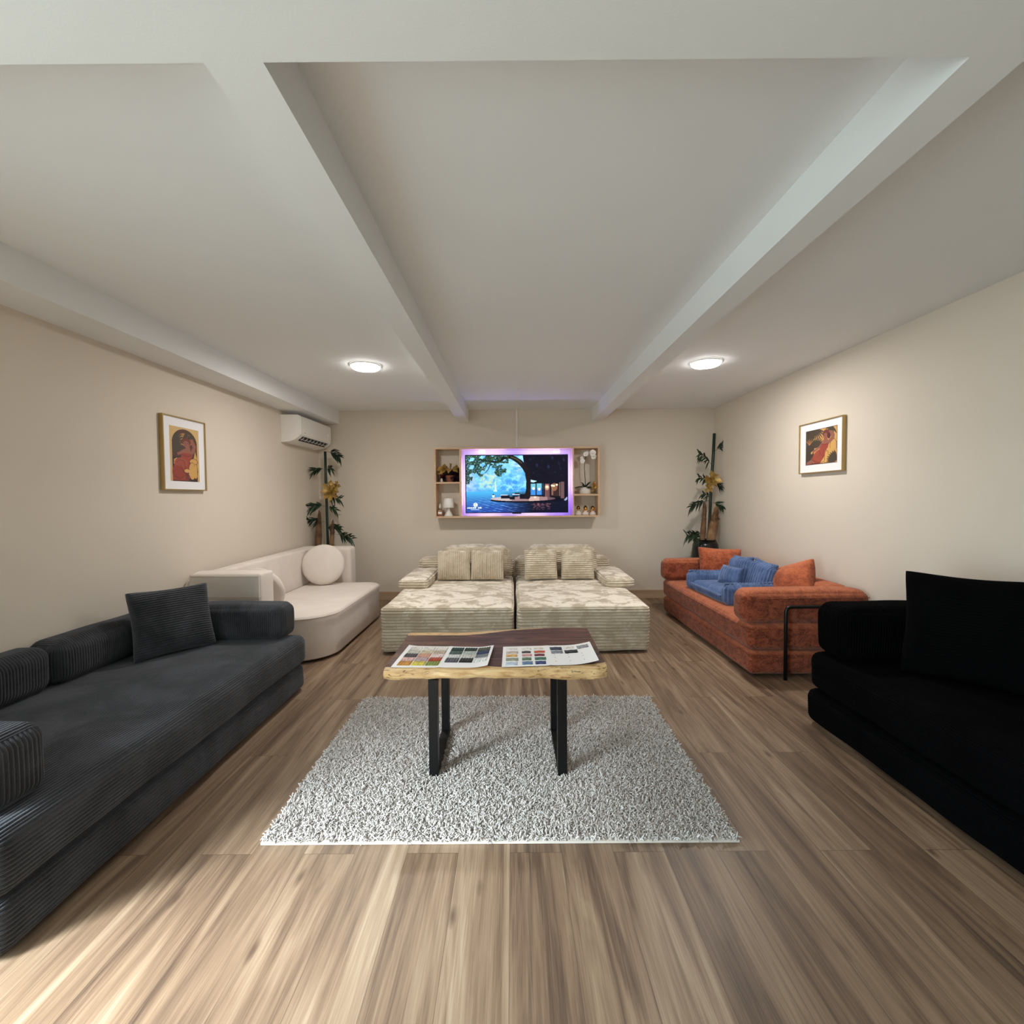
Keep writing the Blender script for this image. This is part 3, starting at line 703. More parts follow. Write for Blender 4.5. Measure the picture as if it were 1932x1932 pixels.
# fabric sample sheets
M['paper'] = plain('white_card', (248, 248, 249), 0.55, var=.01)
M['print_grey'] = plain('grey_print', (170, 170, 174), .6)
def sheet(quad, lift, label, cells, marks):
    Q = [np.array(q) for q in quad]  # front-left, back-left, back-right, front-right
    def pt(u, v, dz=0):
        p = Q[1]*(1-u)*(1-v) + Q[2]*u*(1-v) + Q[3]*u*v + Q[0]*(1-u)*v
        z = .5445 + lift(u, v) + dz; return np.array([p[0], p[1], z])
    c = pt(.5, .5); rt = root('sample_sheet', tuple(c), label, 'sample card', 'fabric sample sheets')
    n = 28; V = []; 
    for dz in (0, .0012):
        for i in range(n + 1):
            for j in range(11): V.append(pt(i/n, j/10, dz))
    k = (n + 1)*11; F = []
    for i in range(n):
        for j in range(10):
            a = i*11 + j; b = a + 11; F.append((a + k, a + 1 + k, b + 1 + k, b + k)); F.append((a, b, b + 1, a + 1))
    for i in range(n):
        a = i*11; F.append((a, a + k, a + 11 + k, a + 11)); a += 10; F.append((a, a + 11, a + 11 + k, a + k))
    for j in range(10):
        F.append((j, j + 1, j + 1 + k, j + k)); a = n*11 + j; F.append((a, a + k, a + 1 + k, a + 1))
    build('card', MB().add(V, F), M['paper'], rt, auto=40)
    for (u0, u1, v0, v1, rgb, rib, nm) in cells:
        nm_ = 'swatch_%02x%02x%02x' % rgb
        if nm_ not in M: M[nm_] = fabric(nm_, tuple(max(0, int(x*.86)) for x in rgb), tuple(min(255, int(x*1.06) + 3) for x in rgb), 60, 4, .35, .65, .95, .2, 900, .4)
        nu, nv = 26, 5; V = []; F = []
        for i in range(nu + 1):
            for j in range(nv + 1):
                s, t = i/nu, j/nv; edge = min(1, 6*min(s, 1 - s), 4*min(t, 1 - t) + .0)
                h = .0016 + .0035*edge
                if rib: h = .0016 + (.0015 + .0042*abs(math.sin(PI*s*5))**.6)*(.45 + .55*min(1, 3*min(t, 1-t)))
                w = (v1 - v0)*.06*math.sin(s*PI*(10 if rib else 3))
                V.append(pt(u0 + (u1 - u0)*s, v0 + (v1 - v0)*t + w, h))
        o_ = len(V)
        for i in range(nu + 1):
            for j in range(nv + 1): V.append(pt(u0 + (u1 - u0)*i/nu, v0 + (v1 - v0)*j/nv, .0013))
        for i in range(nu):
            for j in range(nv):
                a = i*(nv + 1) + j; b = a + nv + 1; F.append((a, a + 1, b + 1, b))
        for i in range(nu):
            a = i*(nv+1); b = a + nv + 1; F.append((a + o_, a, b, b + o_)); a += nv; b += nv; F.append((a, a + o_, b + o_, b))
        for j in range(nv):
            F.append((j, j + o_, j + 1 + o_, j + 1)); a = nu*(nv+1) + j; F.append((a + o_, a, a + 1, a + 1 + o_))
        build('swatch', MB().add(V, F), M[nm_], rt, label=nm + ' fabric swatch')
    if marks:
        for u, v, wu in marks:
            a = [pt(u, v, .0013), pt(u, v + .022, .0013), pt(u + wu, v + .022, .0013), pt(u + wu, v, .0013)]
            build('printed_code', MB().add(np.array(a + [x + np.array([0, 0, .0003]) for x in a]), BOXF), M['print_grey'], rt, smooth=False)
cells = []
rows = [((.075, .235), [(235, 230, 222)]*3, ['ivory', 'off white', 'ivory']), ((.25, .40), [(208, 204, 192), (222, 208, 178), (198, 180, 158)], ['pale grey', 'sand', 'taupe']),
        ((.41, .57), [(74, 68, 78), (222, 166, 142), (243, 218, 212)], ['dark plum', 'salmon', 'blush']), ((.585, .745), [(232, 190, 184), (198, 172, 176), (184, 74, 40)], ['pink', 'mauve', 'rust']),
        ((.76, .93), [(212, 150, 62), (224, 206, 84), (136, 148, 62)], ['ochre', 'yellow', 'olive'])]
for (v0, v1), cs_, nm in rows:
    for k, c in enumerate(cs_): cells.append((.045 + .148*k, .045 + .148*k + .138, v0, v1, c, True, nm[k]))
rows = [((.075, .24), [(12, 52, 52), (14, 46, 36), (78, 80, 66)], ['teal', 'bottle green', 'moss']), ((.25, .41), [(70, 94, 88), (184, 196, 190), (36, 46, 86)], ['sea green', 'pale mint', 'navy']),
        ((.43, .59), [(216, 218, 216), (216, 214, 208), (126, 130, 136)], ['pearl', 'stone', 'mid grey']), ((.60, .79), [(86, 86, 94), (12, 12, 14), (240, 240, 240)], ['slate', 'black', 'white'])]
for (v0, v1), cs_, nm in rows:
    for k, c in enumerate(cs_): cells.append((.525 + .152*k, .525 + .152*k + .14, v0, v1, c, True, nm[k]))
sheet([(-.579, 2.101, 0), (-.561, 2.404, 0), (-.103, 2.373, 0), (-.121, 2.088, 0)], lambda u, v: .012*max(0, (u - .8)/.2)**2*1 + .006*max(0, (.1 - u)/.1)*(1 - v) + .002*math.exp(-((u - .5)/.03)**2),
      'white card of ribbed fabric swatches on the left side of the coffee table', cells, None)
cells = []
rows = [((.09, .22), [(238, 233, 228), (242, 236, 228), (234, 222, 210)], ['ivory', 'off white', 'cream']), ((.255, .40), [(208, 188, 176), (78, 68, 64), (202, 92, 50)], ['beige', 'brown', 'rust']),
        ((.415, .565), [(220, 172, 98), (222, 164, 160), (124, 46, 62)], ['amber', 'pink', 'burgundy']), ((.585, .755), [(160, 166, 144), (96, 124, 96), (72, 116, 98)], ['sage', 'green', 'dark teal']),
        ((.77, .95), [(200, 216, 232), (104, 132, 168), (48, 62, 120)], ['pale blue', 'denim', 'navy'])]
for (v0, v1), cs_, nm in rows:
    for k, c in enumerate(cs_): cells.append((.05 + .148*k + .012*((k + len(cells)) % 3 - 1), .05 + .148*k + .112 + .01*(len(cells) % 2), v0 + .012, v1 - .018, c, False, nm[k]))
for u0, u1, v0, v1, c, nm in ((.53, .665, .09, .25, (50, 60, 78), 'dark blue'), (.69, .80, .10, .21, (236, 228, 220), 'cream'), (.835, .965, .10, .27, (152, 152, 158), 'grey'), (.535, .665, .27, .44, (138, 142, 152), 'mid grey'), (.685, .83, .28, .45, (20, 20, 22), 'black')):
    cells.append((u0, u1, v0, v1, c, False, nm))
sheet([(-.055, 2.093, 0), (-.054, 2.380, 0), (.411, 2.403, 0), (.408, 2.125, 0)], lambda u, v: .018*max(0, (u - .7)/.3)**2 + .002*math.exp(-((u - .5)/.03)**2),
      'white card of woven fabric swatches on the right side of the coffee table', cells, [(.56 + .15*i, .62 + .19*j, .012) for i in range(3) for j in range(2)] + [(.56 + .15*i, .5, .010) for i in range(3)])

# ------------------------------------------------------------------ wall shelf, television and what stands on the shelf
SY0, SY1 = 5.718, YB - .002
sh = root('wall_shelf', (.065, 5.83, 1.09), 'pale pine wall shelf unit around the television', 'shelf')
def board(x0, x1, z0, z1, name): build(name, box(x0, x1, SY0, SY1, z0, z1), M['pine'], sh, smooth=False)
board(-.985, 1.112, 1.960, 1.981, 'top_board'); board(-.985, 1.106, 1.089, 1.110, 'bottom_board')
board(-.985, -.966, 1.111, 1.959, 'side_board'); board(1.090, 1.110, 1.111, 1.959, 'side_board')
board(-.666, -.640, 1.111, 1.959, 'divider'); board(.768, .786, 1.111, 1.959, 'divider')
board(-.965, -.667, 1.524, 1.545, 'shelf_board'); board(.787, 1.089, 1.359, 1.381, 'shelf_board')
for x in (-.43, .53): build('bracket', box(x, x + .09, 5.80, 5.83, 1.915, 1.9595), M['white_plastic'], sh, smooth=False)

tv = root('television', (.06, 5.74, 1.145), 'flat television showing a lake scene, framed by the wall shelf with a violet glow', 'television')
TX0, TX1, TZ0, TZ1 = -.594, .712, 1.146, 1.886
build('housing', softbox((TX0, 5.722, TZ0), (TX1, 5.765, TZ1), .006, (2, 2, 2)), plain('black_tv_plastic', (10, 10, 14), .35), tv)
build('mount', box(-.15, .27, 5.767, YB - .001, 1.36, 1.66), M['black_metal'], tv, smooth=False)
build('sensor_bar', box(.0, .115, 5.724, 5.74, TZ0 - .012, TZ0 - .0005), M['black_metal'], tv, smooth=False)
LV = emit('violet_led', (0.12, 0.06, 1.0), LED*1.7, True); LW = emit('white_violet_led', (0.50, 0.46, 1.0), LED*2.2, True)
mb = MB(); y0, y1 = 5.772, 5.784
def led(x0, x1, z0, z1, m): box(x0, x1, y0, y1, z0, z1, mb, m)
zb, zt = TZ0 + .022, TZ1 - .022; xl, xr = TX0 + .022, TX1 - .022
for a, b, m in ((0, .06, 0), (.06, .38, 1), (.38, .56, 0), (.56, .94, 1), (.94, 1, 0)): led(xl + (xr - xl)*a, xl + (xr - xl)*b, zt, zt + .014, m)
for a, b, m in ((0, .10, 0), (.10, .34, 1), (.34, .50, 0), (.50, .80, 1), (.80, 1, 0)): led(xl + (xr - xl)*a, xl + (xr - xl)*b, zb - .014, zb, m)
for a, b, m in ((.0, .12, 0), (.12, .92, 1), (.92, 1, 0)): led(xl - .014, xl, zb + (zt - zb)*a, zb + (zt - zb)*b, m)
for a, b, m in ((.0, .32, 0), (.32, .92, 1), (.92, 1, 0)): led(xr, xr + .014, zb + (zt - zb)*a, zb + (zt - zb)*b, m)
build('led_strip', mb, [LV, LW], tv, smooth=False)

def screen_picture():
    P = Paint(400, 228, (90, 180, 235), 1.746); r = np.random.default_rng(5); u, v = P.u, P.v
    def nz(fx, fy, s):
        return (np.sin(u*fx + s) * np.sin(v*fy + 1.7*s) + np.sin(u*fx*1.9 - v*fy*.8 + 2.3*s)*.6 + np.sin(u*fx*.6 + v*fy*2.1 + s*.7)*.5)/2.1
    g = np.clip(v/.63, 0, 1)[..., None]
    P.c = np.array([150, 222, 248])*(1 - g) + np.array([70, 150, 232])*g
    P.fill(np.clip(1 - np.hypot((u - .02)/.22, (v - .5)/.35), 0, 1), (190, 205, 255), .8)
    P.fill(np.clip(1 - np.hypot((u - .52)/.10, (v - .22)/.22), 0, 1), (235, 245, 250), .8)
    P.fill(np.clip(nz(40, 44, .4), 0, 1), (48, 130, 220), .55); P.fill(np.clip(nz(66, 60, 2.1), 0, 1), (170, 236, 246), .5)
    for k in range(130):
        x, y = r.uniform(.12, .6), r.uniform(.25, .62); q = r.uniform(.02, .05)*(0.6 + y)
        P.ell(x, y, q*.8, q*1.2, (60 + r.integers(0, 70), 140 + r.integers(0, 70), 222), .45); P.ell(x, y - q*.5, q*.6, q*.5, (150, 226, 244), .45)
    for k in range(420):
        x, y = r.uniform(.10, .6), r.uniform(.2, .625); q = r.uniform(.006, .016); d = .5 + .5*math.sin(x*38 + 1.2)*math.cos(y*21 + x*9)
        P.ell(x, y, q, q*1.5, (54 + 110*d, 142 + 86*d, 226 + 14*d), .55)
    for x, y, q in ((.375, .56, .030), (.485, .565, .032), (.485, .46, .030), (.56, .59, .026), (.42, .45, .04), (.44, .60, .022)):
        for k in range(40):
            a, e = r.uniform(0, 2*PI), r.random()**.5; py = e*math.sin(a); P.ell(x + q*e*math.cos(a), y + q*1.7*py, .007, .011, (60 + 60*max(0, -py), 140 + 76*max(0, -py), 222), .7)
        for k in range(16): a = PI + PI*(k + .5)/16; P.ell(x + q*math.cos(a), y + q*1.7*math.sin(a), .006, .009, (150, 222, 240), .3)
    P.poly([(.29, .40), (.30, .60), (.31, .635), (.27, .635), (.285, .60)], (225, 252, 250), .9)
    for k in range(90):
        x = r.uniform(.14, .3); y = r.uniform(.33, .56); P.ell(x, y, .012, .02, (150 + r.integers(0, 60), 216, 170 + r.integers(0, 50)), .5)
    # water
    wm = v > .632; d = np.clip((v - .632)/.3, 0, 1); rt = np.clip((u - .32)/.34, 0, 1)
    wc = np.array([74, 176, 226])*(1 - d)[..., None] + np.array([34, 72, 158])*d[..., None]; wc = wc*(1 - .93*(rt*np.clip(d*2.4 + .35, 0, 1)))[..., None] + np.array([10, 12, 30])*(rt*.6)[..., None]
    P.c = np.where(wm[..., None], wc, P.c)
    rip = np.clip(nz(46, 190, 1.1) + nz(23, 120, 3.0)*.6 - .1, 0, 1)*np.clip((v - .72)/.12, 0, 1)
    P.fill(rip*(1 - .93*np.clip((u - .42)/.24, 0, 1)), (150, 200, 255), .85); P.fill(np.clip(-nz(40, 170, 4.4), 0, 1)*np.clip((v - .7)/.1, 0, 1)*(1 - rt*.5), (16, 36, 100), .6)
    # dark right half, house
    P.poly([(.56, 0), (1, 0), (1, .80), (.64, .78), (.63, .5), (.60, .25), (.57, .12)], (13, 13, 27))
    P.fill(np.clip(nz(60, 22, .2) - .35, 0, 1)*((u > .56) & (v < .32)), (70, 86, 150), .7); P.fill(np.clip(nz(30, 50, 5.2) - .5, 0, 1)*((u > .65) & (v < .45)), (110, 60, 70), .5)
    P.poly([(.637, .43), (.70, .455), (.665, .48), (.637, .47)], (190, 236, 240))
    P.poly([(.637, .50), (.76, .495), (.76, .69), (.637, .70)], (84, 170, 226)); P.poly([(.637, .50), (.76, .495), (.76, .58), (.637, .58)], (120, 190, 190), .7)
    P.fill(((u > .637) & (u < .76) & (v > .60) & (v < .7)), (50, 110, 200), .6)
    for x in (.690, .752): P.fill((abs(u - x) < .006) & (v > .48) & (v < .72), (16, 14, 22))
    for x, y in ((.664, .585), (.720, .597)): P.ell(x, y, .013, .024, (255, 246, 214))
    P.fill((u > .775) & (u < .822) & (v > .50) & (v < .735), (122, 84, 84)); P.fill(((u*75 % 1) < .3) & (u > .775) & (u < .822) & (v > .50) & (v < .735), (66, 44, 50))
    P.ell(.797, .565, .022, .05, (240, 190, 150), .6); P.ell(.797, .558, .014, .02, (255, 232, 196))
    P.fill((u > .836) & (u < .918) & (v > .50) & (v < .72), (52, 34, 34)); P.ell(.868, .56, .03, .07, (190, 130, 92), .6); P.fill((u > .84) & (u < .858) & (v > .56) & (v < .70), (150, 108, 84), .8)
    for x, y in ((.845, .535), (.864, .54), (.893, .522)): P.ell(x, y, .010, .018, (255, 236, 206))
    P.fill((abs(u - .922) < .004) & (v > .48) & (v < .72), (180, 150, 130), .7); P.fill((u > .93) & (u < .965) & (v > .47) & (v < .76), (112, 86, 86)); P.fill(((u*90 % 1) < .25) & (u > .93) & (u < .965) & (v > .47) & (v < .76), (70, 52, 58))
    P.poly([(.96, .79), (.99, .735), (1, .73), (1, .77), (.98, .80)], (150, 160, 200))
    # deck and furniture
    P.ell(.60, .785, .36, .045, (9, 10, 24)); dk = P.ell(.56, .760, .318, .043); P.fill(dk, (150, 120, 122)); P.fill(dk & (u < .45), (206, 196, 196), .7); P.fill(dk & (u > .62) & (u < .72), (226, 196, 178), .6); P.fill(dk & (u > .8), (70, 50, 58), .6)
    for x0, x1, y0, y1, c in ((.34, .41, .69, .705, (214, 220, 234)), (.345, .43, .70, .755, (16, 18, 34)), (.43, .48, .725, .77, (14, 14, 26)), (.455, .53, .675, .695, (206, 212, 228)), (.48, .53, .66, .68, (20, 22, 40)), (.46, .51, .705, .73, (18, 20, 38)), (.53, .62, .68, .765, (14, 14, 26))):
        P.fill((u > x0) & (u < x1) & (v > y0) & (v < y1), c)
    P.ell(.27, .712, .012, .026, (240, 250, 255)); P.ell(.27, .686, .008, .012, (30, 40, 60)); P.ell(.678, .735, .010, .014, (255, 240, 215))
    for k in range(60):
        x, y = r.uniform(.65, .83), r.uniform(.84, .95); P.ell(x, y, r.uniform(.005, .014), .006, (150, 92, 100), .55)
    # tree
    P.stroke([(.43, .02), (.48, .06), (.53, .12), (.575, .20), (.605, .30), (.615, .45), (.612, .6), (.605, .72)], [.034, .040, .042, .046, .042, .036, .036, .048], (24, 18, 24))
    P.stroke([(.44, .03), (.50, .07), (.55, .14)], [.012, .014, .008], (84, 92, 56), .7)
    P.stroke([(.43, .04), (.375, .05), (.345, .10), (.31, .125), (.25, .11), (.18, .10), (.12, .06)], [.026, .024, .02, .02, .016, .013, .009], (18, 18, 22))
    P.stroke([(.25, .12), (.225, .24), (.19, .31)], [.008, .006, .004], (24, 34, 34)); P.stroke([(.22, .02), (.25, .10)], .010, (22, 22, 26))
    def inleaf(x, y): return y < .50 - x*1.25 + .07*math.sin(x*50) or (y < .14 and x < .42) or ((x - .34)**2 + ((y - .27)*.6)**2 < .0036)
    for k in range(5200):
        x, y = r.uniform(0, .44), r.uniform(0, .5)
        if inleaf(x, y) and (math.sin(x*60 + 1) + math.sin(y*47 + x*20) > -.9):
            g = r.random()**2; P.ell(x, y, r.uniform(.002, .006), r.uniform(.004, .009), (10 + 70*g, 30 + 80*g, 26 + 34*g), .9, r.uniform(0, 3))
    c = P.c; P.c = (c*2 + np.roll(c, 1, 0) + np.roll(c, -1, 0) + np.roll(c, 1, 1) + np.roll(c, -1, 1))/6
    # emblem and two lines of small white lettering (too small to read in the photograph)
    P.ell(.095, .862, .0205, .036, (232, 250, 250))
    for x, y in ((.096, .84), (.091, .86), (.099, .885)): P.ell(x, y, .005, .007, (60, 90, 120))
    x = .012
    while x < .15:
        wv = .004 + .005*r.random()
        if abs(x - .107) > .006: P.fill((u > x) & (u < x + wv) & (v > .90 + .008*r.random()) & (v < .925), (236, 250, 255))
        x += wv + .0018
    x = .05
    while x < .13:
        P.fill((u > x) & (u < x + .004) & (v > .937) & (v < .95), (190, 215, 250)); x += .0075
    b = (u < .006) | (u > .994) | (v < .008) | (v > .992); P.fill(b, (8, 6, 40))
    return P
screen_picture().mesh('screen', (TX0 + .006, 5.7205, TZ1 - .006), (TX1 - TX0 - .012, 0, 0), (0, 0, -(TZ1 - TZ0 - .012)), picture_material('screen_image', SCREEN), tv)

# white cable trunking from the shelf up the wall and along the ceiling
mb = box(.057, .077, YB - .014, YB - .0005, 1.983, ZC - .001); box(.057, .077, 4.78, YB - .0125, ZC - .012, ZC - .0005, mb)
top('cable_trunking', mb, M['white_plastic'], (.067, YB - .01, 1.983), 'thin white cable trunking running up from the wall shelf to the ceiling', 'cable cover', smooth=False)

# small lamp
lp = root('table_lamp', (-.818, 5.80, 1.1105), 'small white table lamp standing on the bottom left of the wall shelf', 'lamp')
build('base', lathe([(.060, 1.111), (.060, 1.117), (.050, 1.124), (.030, 1.160), (.017, 1.185), (.022, 1.205), (.010, 1.215), (.010, 1.235)], 32, (-.818, 5.80, 0)), M['white_plastic'], lp, auto=50)
build('lamp_shade', lathe([(.072, 1.218), (.074, 1.222), (.062, 1.325), (.052, 1.338), (.046, 1.338), (.058, 1.322), (.069, 1.222)], 36, (-.818, 5.80, 0), caps=False), M['white_plastic'], lp, auto=50)
# bottle
M['amber'] = plain('amber_liquid_glass', (134, 88, 48), .12, var=.05, spec=.6, coat=.5)
M['clear'] = plain('pale_glass', (206, 196, 184), .1, var=.02, spec=.6)
bo = root('bottle', (-.928, 5.80, 1.1105), 'small square amber bottle with a pale stopper beside the white table lamp', 'bottle')
build('body', softbox((-.962, 5.775, 1.1106), (-.894, 5.825, 1.188), .008, (3, 3, 3)), M['amber'], bo)
build('label', box(-.952, -.904, 5.7735, 5.7748, 1.140, 1.163), M['paper'], bo, smooth=False)
build('neck', lathe([(.012, 1.1885), (.012, 1.203)], 16, (-.928, 5.80, 0)), M['gold'], bo)
build('stopper', lathe([(.008, 1.2035), (.017, 1.215), (.019, 1.235), (.013, 1.258), (.004, 1.275)], 16, (-.928, 5.80, 0)), M['clear'], bo)

# leaves -----------------------------------------------------------------------
def leaf(mb, p, d, L, W, nrm=(0, 0, 1), droop=.25, shape='lance', fold=.25, mi=0):
    """a thin curved blade with a folded midrib"""
    p = np.array(p, float); d = np.array(d, float); d /= np.linalg.norm(d); nrm = np.array(nrm, float)
    s = np.cross(d, nrm); s /= np.linalg.norm(s) + 1e-9; n = np.cross(s, d); K = 7; V = []
    for i in range(K + 1):
        t = i/K
        if shape == 'lance': wv = math.sin(PI*min(1, t**.75*.97 + .03))*W/2*(1.0 if t < .5 else 1)
        elif shape == 'star': wv = W/2*(math.sin(PI*t)**.8)*(1 + .35*math.sin(t*PI*4.0))
        else: wv = W/2*math.sin(PI*min(1, t*.96 + .04))**.55
        c = p + d*L*t - np.array([0, 0, 1])*droop*L*t*t
        for k, q in ((-1, 1), (0, 0), (1, 1)): V.append(c + s*k*wv + n*(fold*wv*q))
    F = []
    for i in range(K):
        for k in range(2): a = i*3 + k; F.append((a, a + 1, a + 4, a + 3))
    # underside offset gives the blade thickness
    off = len(V); V2 = [x - n*.0008 for x in V]; F2 = [tuple(i + off for i in f[::-1]) for f in F]
    mb.add(V + V2, F + F2, mi)
def leafmat(name, a, b, rough=.45, metal=0.0):
    t = NT(name); n = t.noise(t.coord(), 14, 3); return t.done(t.ramp(n, [(.3, s2l(a)), (.7, s2l(b))]), rough, metal)
M['bamboo_leaf'] = leafmat('dark_green_leaf', (14, 34, 22), (44, 68, 42)); M['gold_leaf'] = leafmat('dull_gold_petal', (118, 88, 34), (186, 152, 78), .45, .25)
M['plum_leaf'] = leafmat('dark_plum_leaf', (30, 14, 26), (52, 24, 38)); M['terracotta'] = plain('terracotta', (134, 78, 56), .8)
M['orchid_leaf'] = leafmat('orchid_leaf', (18, 28, 20), (36, 46, 32), .4); M['petal'] = plain('white_petal', (238, 234, 230), .6, var=.03)
M['stone'] = plain('white_stone_pot', (214, 206, 200), .75, var=.06, scale=60); M['stem'] = plain('dark_stem', (40, 44, 30), .6)

# potted plant, top left compartment
pt_ = root('potted_plant', (-.80, 5.83, 1.5455), 'golden leaved plant in a terracotta pot on the top left of the wall shelf', 'plant')
build('pot', lathe([(.044, 1.546), (.056, 1.612), (.063, 1.612), (.063, 1.632), (.055, 1.632), (.052, 1.618)], 28, (-.80, 5.83, 0)), M['terracotta'], pt_, auto=40)
rr = random.Random(4)
for ex, ez, yy, L, W, dr in ((-.10, .06, -.05, .15, .075, .5), (-.05, .09, -.06, .13, .08, .35), (-.11, .0, -.03, .12, .07, .7), (.02, .10, -.05, .12, .07, .2), (.08, .08, -.06, .13, .07, .35), (.07, .03, -.07, .12, .075, .6), (0, .03, -.08, .13, .075, .7), (-.06, .02, -.07, .14, .08, .7)):
    mb = MB(); leaf(mb, (-.80 + ex*.45, 5.82 + yy*.3, 1.715), (ex, yy, ez*.55), L, W, (.1*rr.random(), -.75, .7), dr, 'star', .3); build('golden_leaf', mb, M['gold_leaf'], pt_, keep=((-.963, 5.6, 1.547), (-.669, 5.93, 1.957)))
mb = MB()
for k in range(46):
    a = rr.uniform(0, PI*2); leaf(mb, (-.79 + .05*math.cos(a), 5.855 + .02*math.sin(a), 1.615 + rr.uniform(-.03, .09)), (math.cos(a), .45*math.sin(a) + .15, rr.uniform(-.5, .6)), rr.uniform(.09, .14), .07, (0, -.6, .8), .4, 'lance')
build('plum_foliage', mb, M['plum_leaf'], pt_, keep=((-.963, 5.6, 1.547), (-.669, 5.93, 1.957))); mb = MB()
for k in range(5): tube([(-.80, 5.83, 1.625), (-.80 + (k - 2)*.012, 5.825, 1.68), (-.80 + (k - 2)*.024, 5.82, 1.722)], .003, 6, mb)
build('stem', mb, M['stem'], pt_)
# small glass vase with a dark red bud
vz = root('bud_vase', (-.905, 5.80, 1.5455), 'tiny glass vase with a dark red bud left of the terracotta pot', 'vase')
build('vase', lathe([(.014, 1.546), (.020, 1.560), (.013, 1.580), (.017, 1.592), (.013, 1.590)], 20, (-.905, 5.80, 0)), M['clear'], vz)
mb = tube([(-.905, 5.80, 1.575), (-.900, 5.80, 1.625)], .002, 6); build('stem', mb, M['stem'], vz)
mb = MB()
for k in range(7): a = k*.9; leaf(mb, (-.90, 5.80, 1.62), (math.cos(a), math.sin(a), 1.1), .04, .03, (math.cos(a), math.sin(a), -.8), .1, 'oval')
build('bud', mb, leafmat('dark_red_petal', (92, 18, 28), (140, 28, 36)), vz)

# orchid, top right compartment
oc = root('orchid', (.945, 5.83, 1.3815), 'white orchid in a rounded white stone pot on the upper right of the wall shelf', 'plant')
build('pot', lathe([(.072, 1.382), (.079, 1.392), (.076, 1.425), (.060, 1.455), (.034, 1.470), (.026, 1.466)], 32, (.945, 5.83, 0)), M['stone'], oc, auto=50)
for dx, dy, dz, L, dr in ((-1, -.2, .18, .155, .25), (-.75, -.2, 1.0, .10, .12), (.8, -.25, 1.0, .11, .12), (1, -.3, .12, .13, .35), (.45, -.8, .25, .09, .5), (-.4, .3, .5, .08, .3)):
    mb = MB(); leaf(mb, (.945, 5.825, 1.466), (dx, dy, dz), L, .034, (0, -.5, .9), dr, 'oval', .3); build('leaf', mb, M['orchid_leaf'], oc, keep=((.790, 5.6, 1.383), (1.087, 5.93, 1.957)))
build('stem', tube([(.947, 5.83, 1.46), (.944, 5.825, 1.58), (.934, 5.82, 1.72), (.938, 5.815, 1.83), (.965, 5.81, 1.885), (1.01, 5.80, 1.915), (1.04, 5.79, 1.905)], [.0045, .0045, .004, .004, .003, .003, .002], 8), M['stem'], oc)
for fx, fy, fz, S in ((1.032, 5.775, 1.905, 1.15), (1.045, 5.785, 1.862, .95), (.944, 5.79, 1.892, .85), (.965, 5.80, 1.905, .7), (.905, 5.79, 1.805, .85), (.897, 5.80, 1.842, .6)):
    mb = MB()
    for k in range(5):
        a = PI/2 + k*2*PI/5; leaf(mb, (fx, fy, fz), (math.cos(a), -.18, math.sin(a)), .040*S, .038*S if k % 2 else .046*S, (0, -1, .05), .06, 'oval', .15)
    leaf(mb, (fx, fy - .004, fz), (0, -.8, -.6), .018*S, .016*S, (0, -.4, .8), .2, 'oval', .5); build('flower', mb, M['petal'], oc)
# gilded sprig beside the orchid
gsn = root('gilded_sprig', (1.052, 5.80, 1.3815), 'gilded leaf ornament in the shelf corner right of the orchid pot', 'ornament')
build('stem', tube([(1.052, 5.80, 1.3817), (1.050, 5.80, 1.45), (1.056, 5.80, 1.53)], .004, 8), M['gold'], gsn)
build('foot', lathe([(.022, 1.3817), (.022, 1.386), (.006, 1.392)], 20, (1.052, 5.80, 0)), M['gold'], gsn)
for k, (dx, dz, z) in enumerate(((-.5, .5, 1.44), (.45, .7, 1.45), (-.4, .8, 1.48), (.15, 1, 1.50), (-.6, -.1, 1.43), (.2, .8, 1.46))):
    mb = MB(); leaf(mb, (1.052, 5.795, z), (dx, -.4, dz), .06, .034, (0, -1, .2), .15, 'oval', .4); build('leaf', mb, M['bright_gold' if k % 2 else 'gold'], gsn, keep=((.790, 5.6, 1.383), (1.087, 5.93, 1.957)))

